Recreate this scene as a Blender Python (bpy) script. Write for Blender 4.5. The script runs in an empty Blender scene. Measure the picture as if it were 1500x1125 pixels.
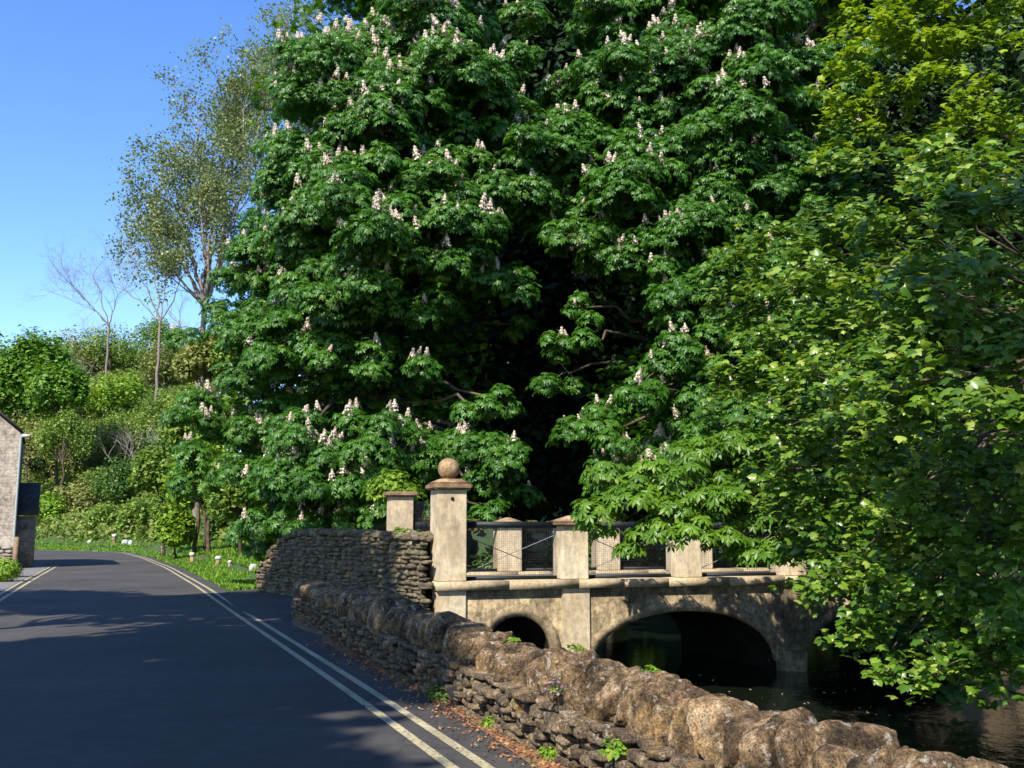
import bpy, bmesh, math, random
import numpy as np
from mathutils import Vector, Matrix
rad = math.radians
C = bpy.context.scene.collection
S = bpy.context.scene
RNG = np.random.default_rng(7)
random.seed(5)

# ------------------------------------------------------------------ camera model
F, CX, CY, HOR, EYE = 1450.0, 750.0, 562.5, 775.0, 1.55
TH = math.atan((HOR - CY) / F)
def ray(px, py):
    dx, v = (px - CX) / F, (CY - py) / F
    return np.array([dx, math.cos(TH) - v * math.sin(TH), math.sin(TH) + v * math.cos(TH)])
def at(px, py, Y):
    r = ray(px, py); t = Y / r[1]
    return np.array([r[0] * t, Y, EYE + r[2] * t])
def gnd(px, py, z=0.0):
    r = ray(px, py); t = (z - EYE) / r[2]
    return np.array([r[0] * t, r[1] * t, z])

# ------------------------------------------------------------------ tagging
def tag(o, label=None, cat=None, group=None, kind=None):
    if label: o['label'] = label
    if cat: o['category'] = cat
    if group: o['group'] = group
    if kind: o['kind'] = kind
    return o
def empty(name, loc=(0, 0, 0)):
    o = bpy.data.objects.new(name, None); C.objects.link(o); o.location = loc; o.empty_display_size = .2
    return o
def link(name, me, mat, parent=None, loc=None):
    o = bpy.data.objects.new(name, me); C.objects.link(o)
    if mat and not me.materials: me.materials.append(mat)
    if parent:
        o.parent = parent
        if loc is None:  # mesh in world coordinates under a parent at a location
            o.matrix_parent_inverse = Matrix.Translation(-Vector(parent.location))
    if loc is not None: o.location = loc
    return o

# ------------------------------------------------------------------ numpy mesh
class MB:
    def __init__(s): s.v = []; s.f = []; s.n = 0; s.r = []
    def add(s, v, faces, r=None):
        v = np.asarray(v, dtype=np.float64).reshape(-1, 3); faces = np.asarray(faces)
        s.v.append(v); s.f.append(faces + s.n); s.n += len(v)
        s.r.append(np.full(len(v), random.random() if r is None else 0.) if r is None or np.isscalar(r) else r)
        if r is not None and np.isscalar(r): s.r[-1][:] = r
        return s
    def mesh(s, name, smooth=False):
        me = bpy.data.meshes.new(name)
        if not s.v: return me
        V = np.concatenate(s.v).astype(np.float32)
        tris = [f for f in s.f if f.shape[1] == 3]; quads = [f for f in s.f if f.shape[1] == 4]
        loops, starts, off = [], [], 0
        for grp, k in ((tris, 3), (quads, 4)):
            if grp:
                g = np.concatenate(grp); loops.append(g.ravel()); starts.append(off + np.arange(len(g)) * k); off += g.size
        L = np.concatenate(loops).astype(np.int32); St = np.concatenate(starts).astype(np.int32)
        me.vertices.add(len(V)); me.vertices.foreach_set('co', V.ravel())
        me.loops.add(len(L)); me.loops.foreach_set('vertex_index', L)
        me.polygons.add(len(St)); me.polygons.foreach_set('loop_start', St)
        if smooth: me.polygons.foreach_set('use_smooth', np.ones(len(St), dtype=bool))
        a = me.attributes.new('rnd', 'FLOAT', 'POINT'); a.data.foreach_set('value', np.concatenate(s.r).astype(np.float32))
        me.update(calc_edges=True); me.validate()
        return me
    def build(s, name, mat, parent=None, smooth=False):
        return link(name, s.mesh(name, smooth), mat, parent)

BOXF = np.array([[0, 3, 2, 1], [4, 5, 6, 7], [0, 1, 5, 4], [1, 2, 6, 5], [2, 3, 7, 6], [3, 0, 4, 7]])
def box(mb, c, size, ex=(1, 0, 0), ey=(0, 1, 0), ez=(0, 0, 1), taper=1.0):
    c = np.array(c, float); ex, ey, ez = [np.array(e, float) for e in (ex, ey, ez)]
    hx, hy, hz = [q / 2 for q in size]; v = []
    for z, t in ((-hz, 1), (hz, taper)):
        for x, y in ((-hx, -hy), (hx, -hy), (hx, hy), (-hx, hy)):
            v.append(c + ex * x * t + ey * y * t + ez * z)
    mb.add(v, BOXF)
def tube(mb, pts, radii, sides=6, r=None):
    pts = np.asarray(pts, float); n = len(pts)
    T = np.gradient(pts, axis=0); T /= np.linalg.norm(T, axis=1)[:, None] + 1e-9
    ref = np.array([0, 0, 1.]) if abs(T[0][2]) < .9 else np.array([1., 0, 0])
    A = np.cross(T, ref); A /= np.linalg.norm(A, axis=1)[:, None] + 1e-9
    B = np.cross(T, A)
    an = np.arange(sides) * 2 * np.pi / sides
    ring = (np.cos(an)[None, :, None] * A[:, None, :] + np.sin(an)[None, :, None] * B[:, None, :]) * np.asarray(radii, float)[:, None, None] + pts[:, None, :]
    i = np.arange(n - 1)[:, None] * sides; j = np.arange(sides)[None, :]; j2 = (j + 1) % sides
    f = np.stack([i + j, i + j2, i + sides + j2, i + sides + j], -1).reshape(-1, 4)
    mb.add(ring.reshape(-1, 3), f, r)

# ------------------------------------------------------------------ value noise
def _h(ix, iy, iz, seed):
    n = (ix * 73856093) ^ (iy * 19349663) ^ (iz * 83492791) ^ (seed * 2654435761)
    n = (n ^ (n >> 13)) * 1274126177; n = n & 0x7fffffff; n = n ^ (n >> 16)
    return (n & 0xffff) / 65535.0
def vnoise(p, seed=0):
    p = np.asarray(p, float); i = np.floor(p).astype(np.int64); f = p - i; f = f * f * (3 - 2 * f)
    o = 0
    for dx in (0, 1):
        for dy in (0, 1):
            for dz in (0, 1):
                w = (f[..., 0] if dx else 1 - f[..., 0]) * (f[..., 1] if dy else 1 - f[..., 1]) * (f[..., 2] if dz else 1 - f[..., 2])
                o = o + w * _h(i[..., 0] + dx, i[..., 1] + dy, i[..., 2] + dz, seed)
    return o * 2 - 1
def fbm(p, oct=4, seed=0):
    o, a = 0, 1.
    for k in range(oct):
        o = o + a * vnoise(np.asarray(p) * 2 ** k, seed + k); a *= .5
    return o

# ------------------------------------------------------------------ materials
def newmat(name):
    m = bpy.data.materials.new(name); m.use_nodes = True
    nt = m.node_tree; nt.nodes.clear()
    out = nt.nodes.new('ShaderNodeOutputMaterial'); bs = nt.nodes.new('ShaderNodeBsdfPrincipled')
    nt.links.new(bs.outputs[0], out.inputs[0])
    return m, nt, bs, out
def nd(nt, t, **kw):
    n = nt.nodes.new(t)
    for k, v in kw.items():
        if k in n.inputs: n.inputs[k].default_value = v
        else: setattr(n, k, v)
    return n
def ramp(nt, fac, stops):
    r = nt.nodes.new('ShaderNodeValToRGB'); e = r.color_ramp.elements
    while len(e) < len(stops): e.new(.5)
    for k, (p, c) in enumerate(stops):
        e[k].position = p; e[k].color = (*c, 1) if len(c) == 3 else c
    nt.links.new(fac, r.inputs[0]); return r.outputs[0]
def noise(nt, vec, scale, detail=6, rough=.6):
    n = nd(nt, 'ShaderNodeTexNoise', Scale=scale, Detail=detail, Roughness=rough)
    if vec is not None: nt.links.new(vec, n.inputs['Vector'])
    return n.outputs[0]
def mix(nt, a, b, fac, mode='MIX'):
    m = nt.nodes.new('ShaderNodeMix'); m.data_type = 'RGBA'; m.blend_type = mode
    for sock, v in ((m.inputs[0], fac), (m.inputs[6], a), (m.inputs[7], b)):
        if isinstance(v, bpy.types.NodeSocket): nt.links.new(v, sock)
        else: sock.default_value = v if not isinstance(v, tuple) else (*v, 1)
    return m.outputs[2]
def bump(nt, bs, hs, dist=.02, strength=.6):
    prev = None
    for h, d in hs:
        b = nd(nt, 'ShaderNodeBump', Strength=strength, Distance=d)
        nt.links.new(h, b.inputs['Height'])
        if prev: nt.links.new(prev, b.inputs['Normal'])
        prev = b.outputs[0]
    nt.links.new(prev, bs.inputs['Normal'])
def coord(nt): return nt.nodes.new('ShaderNodeNewGeometry').outputs['Position']

def leafmat(name, dark, light, alt=None, transl=.3, rough=.45, spec=.35, patch=.6):
    m, nt, bs, out = newmat(name)
    at_ = nd(nt, 'ShaderNodeAttribute', attribute_name='rnd')
    c = ramp(nt, at_.outputs['Fac'], [(0, dark), (.75, light), (1, alt or light)])
    n = noise(nt, coord(nt), patch, 3)
    v = ramp(nt, n, [(.3, (.75, .8, .75)), (.7, (1.2, 1.15, 1.1))])
    c = mix(nt, c, v, 1.0, 'MULTIPLY')
    nt.links.new(c, bs.inputs['Base Color']); bs.inputs['Roughness'].default_value = rough
    bs.inputs['Specular IOR Level'].default_value = spec
    tr = nt.nodes.new('ShaderNodeBsdfTranslucent')
    tc = mix(nt, c, (1.3, 1.25, .45), 1.0, 'MULTIPLY'); nt.links.new(tc, tr.inputs[0])
    ms = nd(nt, 'ShaderNodeMixShader'); ms.inputs[0].default_value = transl
    nt.links.new(bs.outputs[0], ms.inputs[1]); nt.links.new(tr.outputs[0], ms.inputs[2]); nt.links.new(ms.outputs[0], out.inputs[0])
    return m
def stonemat(name, cols, scale=3., pits=.5, courses=None, moss=None, b=.015, n2lo=.5, streak=0, bs_=.6, lichen=0):
    m, nt, bs, out = newmat(name); p = coord(nt)
    at_ = nd(nt, 'ShaderNodeAttribute', attribute_name='rnd')
    n1 = noise(nt, p, scale, 8, .65)
    c = ramp(nt, n1, [(.28, cols[0]), (.45, cols[1]), (.58, cols[2]), (.75, cols[3])])
    n2 = noise(nt, p, scale * 7, 5, .7)
    c = mix(nt, c, ramp(nt, n2, [(.35, (n2lo,) * 3), (.6, (1.15, 1.12, 1.1))]), 1., 'MULTIPLY')
    var = ramp(nt, at_.outputs['Fac'], [(0, (.72, .7, .7)), (1, (1.15, 1.12, 1.05))])
    c = mix(nt, c, var, 1., 'MULTIPLY')
    n3 = noise(nt, p, scale * 22, 4, .7)
    c = mix(nt, c, ramp(nt, n3, [(.33, (1 - pits,) * 3), (.45, (1, 1, 1))]), 1., 'MULTIPLY')
    if streak:
        mp = nt.nodes.new('ShaderNodeMapping'); mp.inputs['Scale'].default_value = (1, 1, .3); nt.links.new(p, mp.inputs[0])
        n5 = noise(nt, mp.outputs[0], 9, 6, .7)
        c = mix(nt, c, ramp(nt, n5, [(.36, (1 - streak,) * 3), (.5, (1, 1, 1)), (.7, (1.25, 1.2, 1.1))]), 1., 'MULTIPLY')
    if moss:
        n4 = noise(nt, p, scale * .8, 5, .7)
        c = mix(nt, c, moss, ramp(nt, n4, [(.55, (0, 0, 0)), (.68, (.8, .8, .8))]))
    if lichen:
        n6 = noise(nt, p, 13, 7, .75); n7 = noise(nt, p, 70, 3, .8); n8 = noise(nt, p, 3.1, 4, .6)
        c = mix(nt, c, (.62, .56, .46), ramp(nt, n6, [(.56, (0, 0, 0)), (.64, (lichen,) * 3)]))
        c = mix(nt, c, (.5, .3, .1), ramp(nt, n8, [(.58, (0, 0, 0)), (.7, (.45, .45, .45))]))
        c = mix(nt, c, ramp(nt, n7, [(.36, (.3, .28, .26)), (.5, (1, 1, 1)), (.68, (1.3, 1.28, 1.25))]), 1., 'MULTIPLY')
    nt.links.new(c, bs.inputs['Base Color']); bs.inputs['Roughness'].default_value = .92
    bs.inputs['Specular IOR Level'].default_value = .2
    hs = [(n1, b * 2), (n2, b), (n3, b * .4)]
    if courses:
        bw, bh = courses
        tc = nt.nodes.new('ShaderNodeMapping')
        br = nd(nt, 'ShaderNodeTexBrick', Scale=1.0); br.inputs['Brick Width'].default_value = bw; br.inputs['Row Height'].default_value = bh
        br.inputs['Mortar Size'].default_value = .012; br.inputs['Color1'].default_value = (.93, .93, .93, 1); br.inputs['Color2'].default_value = (1.03, 1.02, 1, 1); br.inputs['Mortar'].default_value = (.8, .78, .75, 1)
        sx = nt.nodes.new('ShaderNodeSeparateXYZ'); cb = nt.nodes.new('ShaderNodeCombineXYZ')
        nt.links.new(p, sx.inputs[0]); ad = nd(nt, 'ShaderNodeMath', operation='ADD')
        nt.links.new(sx.outputs[0], ad.inputs[0]); nt.links.new(sx.outputs[1], ad.inputs[1])
        nt.links.new(ad.outputs[0], cb.inputs[0]); nt.links.new(sx.outputs[2], cb.inputs[1]); nt.links.new(cb.outputs[0], br.inputs[0])
        c = mix(nt, c, br.outputs[0], 1., 'MULTIPLY'); nt.links.new(c, bs.inputs['Base Color'])
    bump(nt, bs, hs, strength=bs_)
    return m
def plain(name, col, rough=.7, metal=0, var=.15, sc=20, spec=.4):
    m, nt, bs, out = newmat(name)
    n = noise(nt, coord(nt), sc, 5)
    c = ramp(nt, n, [(.3, tuple(q * (1 - var) for q in col)), (.7, tuple(min(1, q * (1 + var)) for q in col))])
    nt.links.new(c, bs.inputs['Base Color']); bs.inputs['Roughness'].default_value = rough
    bs.inputs['Metallic'].default_value = metal; bs.inputs['Specular IOR Level'].default_value = spec
    return m

M = {}
M['chestnut'] = leafmat('chestnut_leaf', (.028, .095, .01), (.07, .19, .018), (.12, .23, .025), .3, .42, .4)
M['chestnut2'] = leafmat('chestnut_leaf_fresh', (.06, .14, .012), (.12, .24, .018), (.17, .28, .025), .33, .42, .4)
M['sycamore'] = leafmat('sycamore_leaf', (.045, .12, .012), (.16, .28, .026), (.34, .41, .09), .4, .34, .55)
M['maple'] = leafmat('maple_leaf', (.12, .21, .012), (.25, .36, .016), (.34, .42, .025), .45, .5, .3)
M['gap_shade'] = leafmat('gap_shade_leaf', (.008, .02, .007), (.018, .042, .012), (.03, .06, .014), .1, .6, .15)  # near-black leaves: deep shade between the chestnuts is put into the colour
M['aspen'] = leafmat('aspen_leaf', (.09, .14, .045), (.18, .23, .085), (.27, .28, .12), .32, .45, .4)
M['bright'] = leafmat('bright_shrub_leaf', (.09, .19, .014), (.2, .34, .026), (.3, .39, .045), .32, .55, .25)
M['mid'] = leafmat('mid_shrub_leaf', (.07, .14, .018), (.19, .3, .045), (.28, .35, .065), .34, .5, .3)
M['darkshrub'] = leafmat('dark_shrub_leaf', (.025, .065, .01), (.075, .16, .022), (.13, .21, .03), .25, .5, .3)
M['olive'] = leafmat('olive_shrub_leaf', (.13, .16, .04), (.25, .28, .075), (.34, .31, .12), .28, .6, .25)
M['olive2'] = leafmat('undergrowth_leaf', (.09, .14, .025), (.18, .25, .045), (.26, .27, .075), .28, .6, .25)
M['russet'] = leafmat('russet_plant_leaf', (.10, .12, .02), (.2, .16, .04), (.34, .13, .04), .25, .6, .25)
M['limegreen'] = leafmat('lime_tree_leaf', (.05, .14, .012), (.12, .25, .02), (.18, .3, .03), .3, .5, .3)
M['grass'] = leafmat('grass_blade', (.07, .18, .014), (.17, .32, .03), (.3, .36, .08), .35, .6, .25)
M['petal'] = leafmat('blossom_petal', (.46, .34, .3), (.66, .57, .5), (.78, .73, .65), .25, .7, .2)
M['bark'] = stonemat('bark', [(.05, .04, .03), (.09, .07, .05), (.14, .11, .08), (.2, .17, .13)], 4, .4)
M['bark_pale'] = stonemat('pale_bark', [(.14, .12, .09), (.22, .19, .15), (.3, .26, .21), (.38, .34, .28)], 4, .4)
M['twig'] = plain('twig_bark', (.2, .16, .13), .9, var=.3, sc=3)
M['cap'] = stonemat('capstone_limestone', [(.035, .028, .022), (.18, .125, .075), (.4, .275, .155), (.64, .51, .34)], 6, .6, moss=None, b=.028, streak=.55, bs_=.9, lichen=.7)
M['rubble'] = stonemat('rubble_limestone', [(.04, .033, .026), (.12, .09, .06), (.24, .18, .115), (.4, .31, .21)], 5, .5, b=.016, bs_=.9, lichen=.35)
M['mossy'] = stonemat('mossy_rubble', [(.05, .045, .03), (.12, .1, .065), (.2, .165, .11), (.34, .28, .19)], 4, .5, lichen=.35, moss=(.05, .07, .02), b=.015)
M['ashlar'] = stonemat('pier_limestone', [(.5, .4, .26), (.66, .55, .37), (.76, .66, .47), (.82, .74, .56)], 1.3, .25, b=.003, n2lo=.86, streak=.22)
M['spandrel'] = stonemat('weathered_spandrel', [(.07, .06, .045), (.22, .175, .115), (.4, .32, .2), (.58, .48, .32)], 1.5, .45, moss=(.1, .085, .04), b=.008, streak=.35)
M['string'] = stonemat('string_course_stone', [(.24, .19, .12), (.37, .3, .19), (.45, .37, .25), (.52, .45, .32)], 2.4, .35, b=.004, n2lo=.7)
M['lichen_cap'] = stonemat('lichen_cap_stone', [(.16, .12, .08), (.3, .2, .12), (.42, .29, .16), (.55, .45, .33)], 5, .45, b=.008)
M['cottage'] = stonemat('cottage_rubble', [(.24, .21, .18), (.34, .3, .26), (.4, .36, .31), (.48, .44, .38)], .9, .2, courses=(.38, .13), b=.006)
M['roof'] = stonemat('stone_slate', [(.05, .045, .045), (.08, .07, .065), (.11, .1, .09), (.15, .13, .11)], 3, .4, courses=(.3, .16), b=.01)
M['metal'] = plain('black_ironwork', (.012, .016, .02), .55, .3)
M['wire'] = plain('galvanised_wire', (.02, .022, .028), .5, .2)
M['rod'] = plain('weathered_rod', (.3, .28, .26), .6, .2)
M['white'] = plain('white_paint', (.42, .41, .39), .8, var=.1)
M['yellowish'] = plain('ochre_paint', (.55, .4, .06), .8)
M['pipe'] = plain('pale_pipe', (.3, .33, .31), .6)
M['wood'] = plain('weathered_wood', (.2, .13, .08), .85, sc=8, var=.3)
M['twig_pale'] = plain('grey_twig', (.33, .29, .24), .9, var=.3, sc=3)
M['soffit_shade'] = stonemat('shade_soffit_stone', [(.012, .011, .008), (.025, .022, .015), (.045, .04, .026), (.07, .06, .04)], 2, .4)  # near-black stone: the shade under the arches is put into this colour
M['hole'] = plain('dark_recess', (.01, .008, .006), 1)

def asphalt():
    m, nt, bs, out = newmat('asphalt'); p = coord(nt)
    a = noise(nt, p, 120, 4, .8); b_ = noise(nt, p, .35, 5, .6); c_ = noise(nt, p, 6, 5, .6)
    c = ramp(nt, a, [(.3, (.034, .032, .03)), (.7, (.088, .083, .078))])
    c = mix(nt, c, ramp(nt, b_, [(.3, (.68, .68, .7)), (.7, (1.3, 1.27, 1.24))]), 1., 'MULTIPLY')
    c = mix(nt, c, ramp(nt, c_, [(.35, (.85, .85, .85)), (.65, (1.1, 1.1, 1.1))]), 1., 'MULTIPLY')
    vo = nd(nt, 'ShaderNodeTexVoronoi', feature='DISTANCE_TO_EDGE', Scale=.55); wv = noise(nt, p, 3, 4)
    mxv = nt.nodes.new('ShaderNodeVectorMath'); mxv.operation = 'ADD'; nt.links.new(p, mxv.inputs[0]); nt.links.new(wv, mxv.inputs[1]); nt.links.new(mxv.outputs[0], vo.inputs['Vector'])
    crack = ramp(nt, vo.outputs['Distance'], [(.0, (.45, .45, .45)), (.006, (1, 1, 1))])
    c = mix(nt, c, crack, ramp(nt, noise(nt, p, .25, 2), [(.48, (0, 0, 0)), (.56, (.8, .8, .8))]), 'MULTIPLY')
    nt.links.new(c, bs.inputs['Base Color']); bs.inputs['Roughness'].default_value = .85
    bs.inputs['Specular IOR Level'].default_value = .25
    bump(nt, bs, [(a, .004), (c_, .006)]); return m
def paint():
    m, nt, bs, out = newmat('worn_yellow_line'); p = coord(nt)
    a = noise(nt, p, 25, 8, .8); b_ = noise(nt, p, 1.5, 3)
    c = mix(nt, (.3, .25, .14), (.52, .45, .26), ramp(nt, b_, [(.3, (0, 0, 0)), (.7, (1, 1, 1))]))
    c = mix(nt, (.09, .085, .08), c, ramp(nt, a, [(.38, (0, 0, 0)), (.52, (1, 1, 1))]))
    nt.links.new(c, bs.inputs['Base Color']); bs.inputs['Roughness'].default_value = .8; return m
def soil():
    m, nt, bs, out = newmat('soil_and_moss'); p = coord(nt)
    a = noise(nt, p, 1.2, 6); b_ = noise(nt, p, 18, 5)
    c = ramp(nt, a, [(.35, (.03, .06, .012)), (.55, (.045, .085, .015)), (.7, (.055, .055, .02))])
    c = mix(nt, c, ramp(nt, b_, [(.3, (.6, .6, .6)), (.7, (1.2, 1.2, 1.2))]), 1., 'MULTIPLY')
    nt.links.new(c, bs.inputs['Base Color']); bs.inputs['Roughness'].default_value = 1; bump(nt, bs, [(b_, .03)]); return m
def bed():
    m, nt, bs, out = newmat('shoulder_grit'); p = coord(nt)
    b_ = noise(nt, p, 30, 6, .7); a = noise(nt, p, 2.5, 5)
    c = ramp(nt, b_, [(.3, (.06, .045, .035)), (.5, (.2, .11, .06)), (.62, (.36, .15, .06)), (.75, (.45, .3, .16))])
    c = mix(nt, c, (.09, .1, .03), ramp(nt, a, [(.5, (0, 0, 0)), (.65, (.7, .7, .7))]))
    nt.links.new(c, bs.inputs['Base Color']); bs.inputs['Roughness'].default_value = 1; bump(nt, bs, [(b_, .02)]); return m
def watermat():
    m, nt, bs, out = newmat('river_water'); p = coord(nt)
    mp = nt.nodes.new('ShaderNodeMapping'); mp.inputs['Scale'].default_value = (1, .6, 1); nt.links.new(p, mp.inputs[0])
    a = noise(nt, mp.outputs[0], 5, 4, .6)
    bs.inputs['Base Color'].default_value = (.006, .009, .005, 1); bs.inputs['Roughness'].default_value = .06
    bs.inputs['IOR'].default_value = 1.33; bump(nt, bs, [(a, .02)], strength=.5); return m
M['asphalt'] = asphalt(); M['paint'] = paint(); M['soil'] = soil(); M['grit'] = bed(); M['water'] = watermat()
M['pavement'] = plain('pavement_tarmac', (.16, .15, .14), .9, var=.2, sc=6)

# ------------------------------------------------------------------ layout: road lines, walls, bridge frame
def G(x, y): q = gnd(x, y); return q[:2]
# right-hand double yellow line, from beneath the camera to the far bend
RL = [G(705, 1125), G(575, 1036), G(440, 950), G(345, 890), G(300, 860), G(250, 832), G(212, 817), G(180, 809)]
d0 = RL[0] - RL[1]; RL = [RL[0] + d0 / np.linalg.norm(d0) * 12] + RL
RL += [np.array([-34., 74.]), np.array([-45., 82.]), np.array([-60., 88.]), np.array([-90., 92.])]
LL = [G(0, 878), G(40, 853), G(72, 835), G(84, 828)]
dl = LL[0] - LL[1]; dl /= np.linalg.norm(dl); LL = [LL[0] + dl * 30] + LL
def smooth_poly(P, n=160):
    P = np.array(P); d = np.r_[0, np.cumsum(np.linalg.norm(np.diff(P, axis=0), axis=1))]
    t = np.linspace(0, d[-1], n); Q = np.stack([np.interp(t, d, P[:, k]) for k in (0, 1)], 1)
    for _ in range(6):
        Q[1:-1] = (Q[:-2] + 2 * Q[1:-1] + Q[2:]) / 4
    return Q
RLs, LLs = smooth_poly(RL), smooth_poly(LL, 60)
def offset(Q, d):
    T = np.gradient(Q, axis=0); T /= np.linalg.norm(T, axis=1)[:, None]
    return Q + np.stack([T[:, 1], -T[:, 0]], 1) * d      # +d to the right of travel
def ribbon(mb, A, B, z):
    n = len(A); v = np.concatenate([np.c_[A, np.full(n, z)], np.c_[B, np.full(n, z)]])
    i = np.arange(n - 1); mb.add(v, np.stack([i, n + i, n + i + 1, i + 1], 1))
def sdist(P, Q):   # signed distance of points to polyline, + on the right
    best = np.full(len(P), 1e9); sg = np.zeros(len(P))
    for a, b in zip(Q[:-1:2], np.r_[Q[2::2], Q[-1:]]):
        ab = b - a; L2 = ab @ ab
        if L2 < 1e-9: continue
        t = np.clip(((P - a) @ ab) / L2, 0, 1); c = a + t[:, None] * ab; dd = np.linalg.norm(P - c, axis=1)
        s_ = np.sign(ab[1] * (P[:, 0] - a[0]) - ab[0] * (P[:, 1] - a[1]))
        m = dd < best; best[m] = dd[m]; sg[m] = s_[m]
    return best * sg

BA = rad(18); EU = np.array([math.cos(BA), math.sin(BA), 0.]); EN = np.array([-math.sin(BA), math.cos(BA), 0.]); EZ = np.array([0, 0, 1.])
B0 = at(656, 850, 18.5); B0[2] = 0.
def bp(u, n, z): return B0 + EU * u + EN * n + EZ * z
WZ = -1.25
def sstep(a, b, x): t = np.clip((x - a) / (b - a), 0, 1); return t * t * (3 - 2 * t)
def height(P):
    P = np.asarray(P, float); u = (P[:, 0] - B0[0]) * EU[0] + (P[:, 1] - B0[1]) * EU[1]
    z = np.full(len(P), -.03)
    ch = sstep(-1.9, .2, u) * (1 - sstep(11.5, 14.5, u))
    z = z - 2.3 * ch
    z = z + sstep(14, 60, u) * 16 * (1 - .0 * u)
    d = sdist(P, offset(RLs, .5))
    w = sstep(24, 40, P[:, 1])
    rise = np.clip(d - .2, 0, 4) * .1 + np.clip(d - 4, 0, 60) * .49
    z = z + w * np.where(d > 0, rise, 0) * (1 - ch * .9)
    z = z + np.where(P[:, 1] > 24, np.where(d > 1.5, fbm(np.c_[P * .15, np.zeros(len(P))], 3, 3) * .5 * w, 0), 0)
    return z
def hz(x, y): return float(height(np.array([[x, y]]))[0])
def hit(px, py, y0=25, y1=190):
    Y = np.linspace(y0, y1, 330); r = ray(px, py); P = np.stack([r[0] / r[1] * Y, Y], 1); zr = EYE + r[2] / r[1] * Y
    h = height(P); k = np.argmax(zr < h)
    if not (zr < h).any(): k = len(Y) - 1
    return np.array([P[k, 0], P[k, 1], h[k]])

# ------------------------------------------------------------------ ground sheet
def ground():
    xs = np.unique(np.r_[np.linspace(-260, -60, 26), np.linspace(-60, 45, 150), np.linspace(45, 300, 26)])
    ys = np.unique(np.r_[np.linspace(-60, 0, 16), np.linspace(0, 110, 150), np.linspace(110, 420, 32)])
    X, Y = np.meshgrid(xs, ys); P = np.c_[X.ravel(), Y.ravel()]; z = height(P)
    nx, ny = len(xs), len(ys); i = (np.arange(ny - 1)[:, None] * nx + np.arange(nx - 1)[None, :]).ravel()
    mb = MB(); mb.add(np.c_[P, z], np.stack([i, i + 1, i + nx + 1, i + nx], 1), 0.5)
    tag(mb.build('ground', M['soil'], smooth=True), kind='structure')
ground()
mb = MB(); wpts = [bp(-1.2, -30, WZ), bp(14, -30, WZ), bp(14, 45, WZ), bp(-1.2, 45, WZ)]; mb.add(wpts, [[0, 1, 2, 3]])
tag(mb.build('river_water', M['water']), kind='structure')

mb = MB()
A = offset(RLs, .42); nL = 160
LLx = smooth_poly(LL + [LL[-1] + np.array([-3.5, 4.]), LL[-1] + np.array([-12., 13.]), np.array([-60., 68.]), np.array([-90., 72.])], 160)
# road surface between the left line and the right shoulder
ribbon(mb, offset(LLx, -.25), A, 0.0)
tag(mb.build('road', M['asphalt']), kind='structure')
mb = MB(); ribbon(mb, offset(LLx, -9.), offset(LLx, -.25), .004)
tag(mb.build('pavement', M['pavement']), kind='structure')
mb = MB()
Wn, Wf = gnd(840, 1125)[:2], gnd(430, 903)[:2]; wd = (Wn - Wf) / np.linalg.norm(Wn - Wf)
near = RLs[(RLs[:, 1] > -4) & (RLs[:, 1] < Wf[1])]
An = offset(RLs, .40)[(RLs[:, 1] > -4) & (RLs[:, 1] < Wf[1])]
tt = (An - Wf) @ wd; Bn = Wf + np.outer(tt, wd) + np.array([.25, .05])
ribbon(mb, An, Bn, .003)
# driveway mouth beyond the end of the roadside wall
p = [gnd(352, 895), gnd(432, 925), gnd(560, 900), gnd(560, 862), gnd(395, 861), gnd(318, 868)]
v = [np.r_[q[:2], .007] for q in p]
mb.add(v, [[0, 1, 2, 3]]); mb.add([v[0], v[3], v[4], v[5]], [[0, 1, 2, 3]])
tag(mb.build('road_shoulder', M['asphalt']), kind='structure')
mb = MB(); wob = fbm(np.c_[Bn * 2.2, np.zeros(len(Bn))], 4, 9) * .1
Ci = Bn - np.array([.25, .05]) - np.outer(.20 + wob, [-wd[1], wd[0]]) * -1
Nn = np.array([-wd[1], wd[0]]); Nn = Nn if Nn[0] < 0 else -Nn
Ci = Bn + np.outer(.42 + wob, Nn)
ribbon(mb, Ci, Bn, .008)
tag(mb.build('verge_grit', M['grit']), kind='structure')
# yellow lines
def line_pair(Q, name, s0, s1, sgn):
    mb = MB()
    for o in (0, .22 * sgn):
        ribbon(mb, offset(Q[s0:s1], o), offset(Q[s0:s1], o + .08), .006)
    return tag(mb.build(name, M['paint']), kind='structure')
line_pair(RLs, 'road_marking', 0, 118, -1)
line_pair(LLs, 'road_marking', 0, 60, -1)
mb = MB(); ribbon(mb, offset(RLs[100:150], .18), offset(RLs[100:150], .30), .05); 
box(mb, (0, 0, -3), (.1, .1, .1))
tag(mb.build('kerb', M['pavement']), kind='structure')

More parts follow.
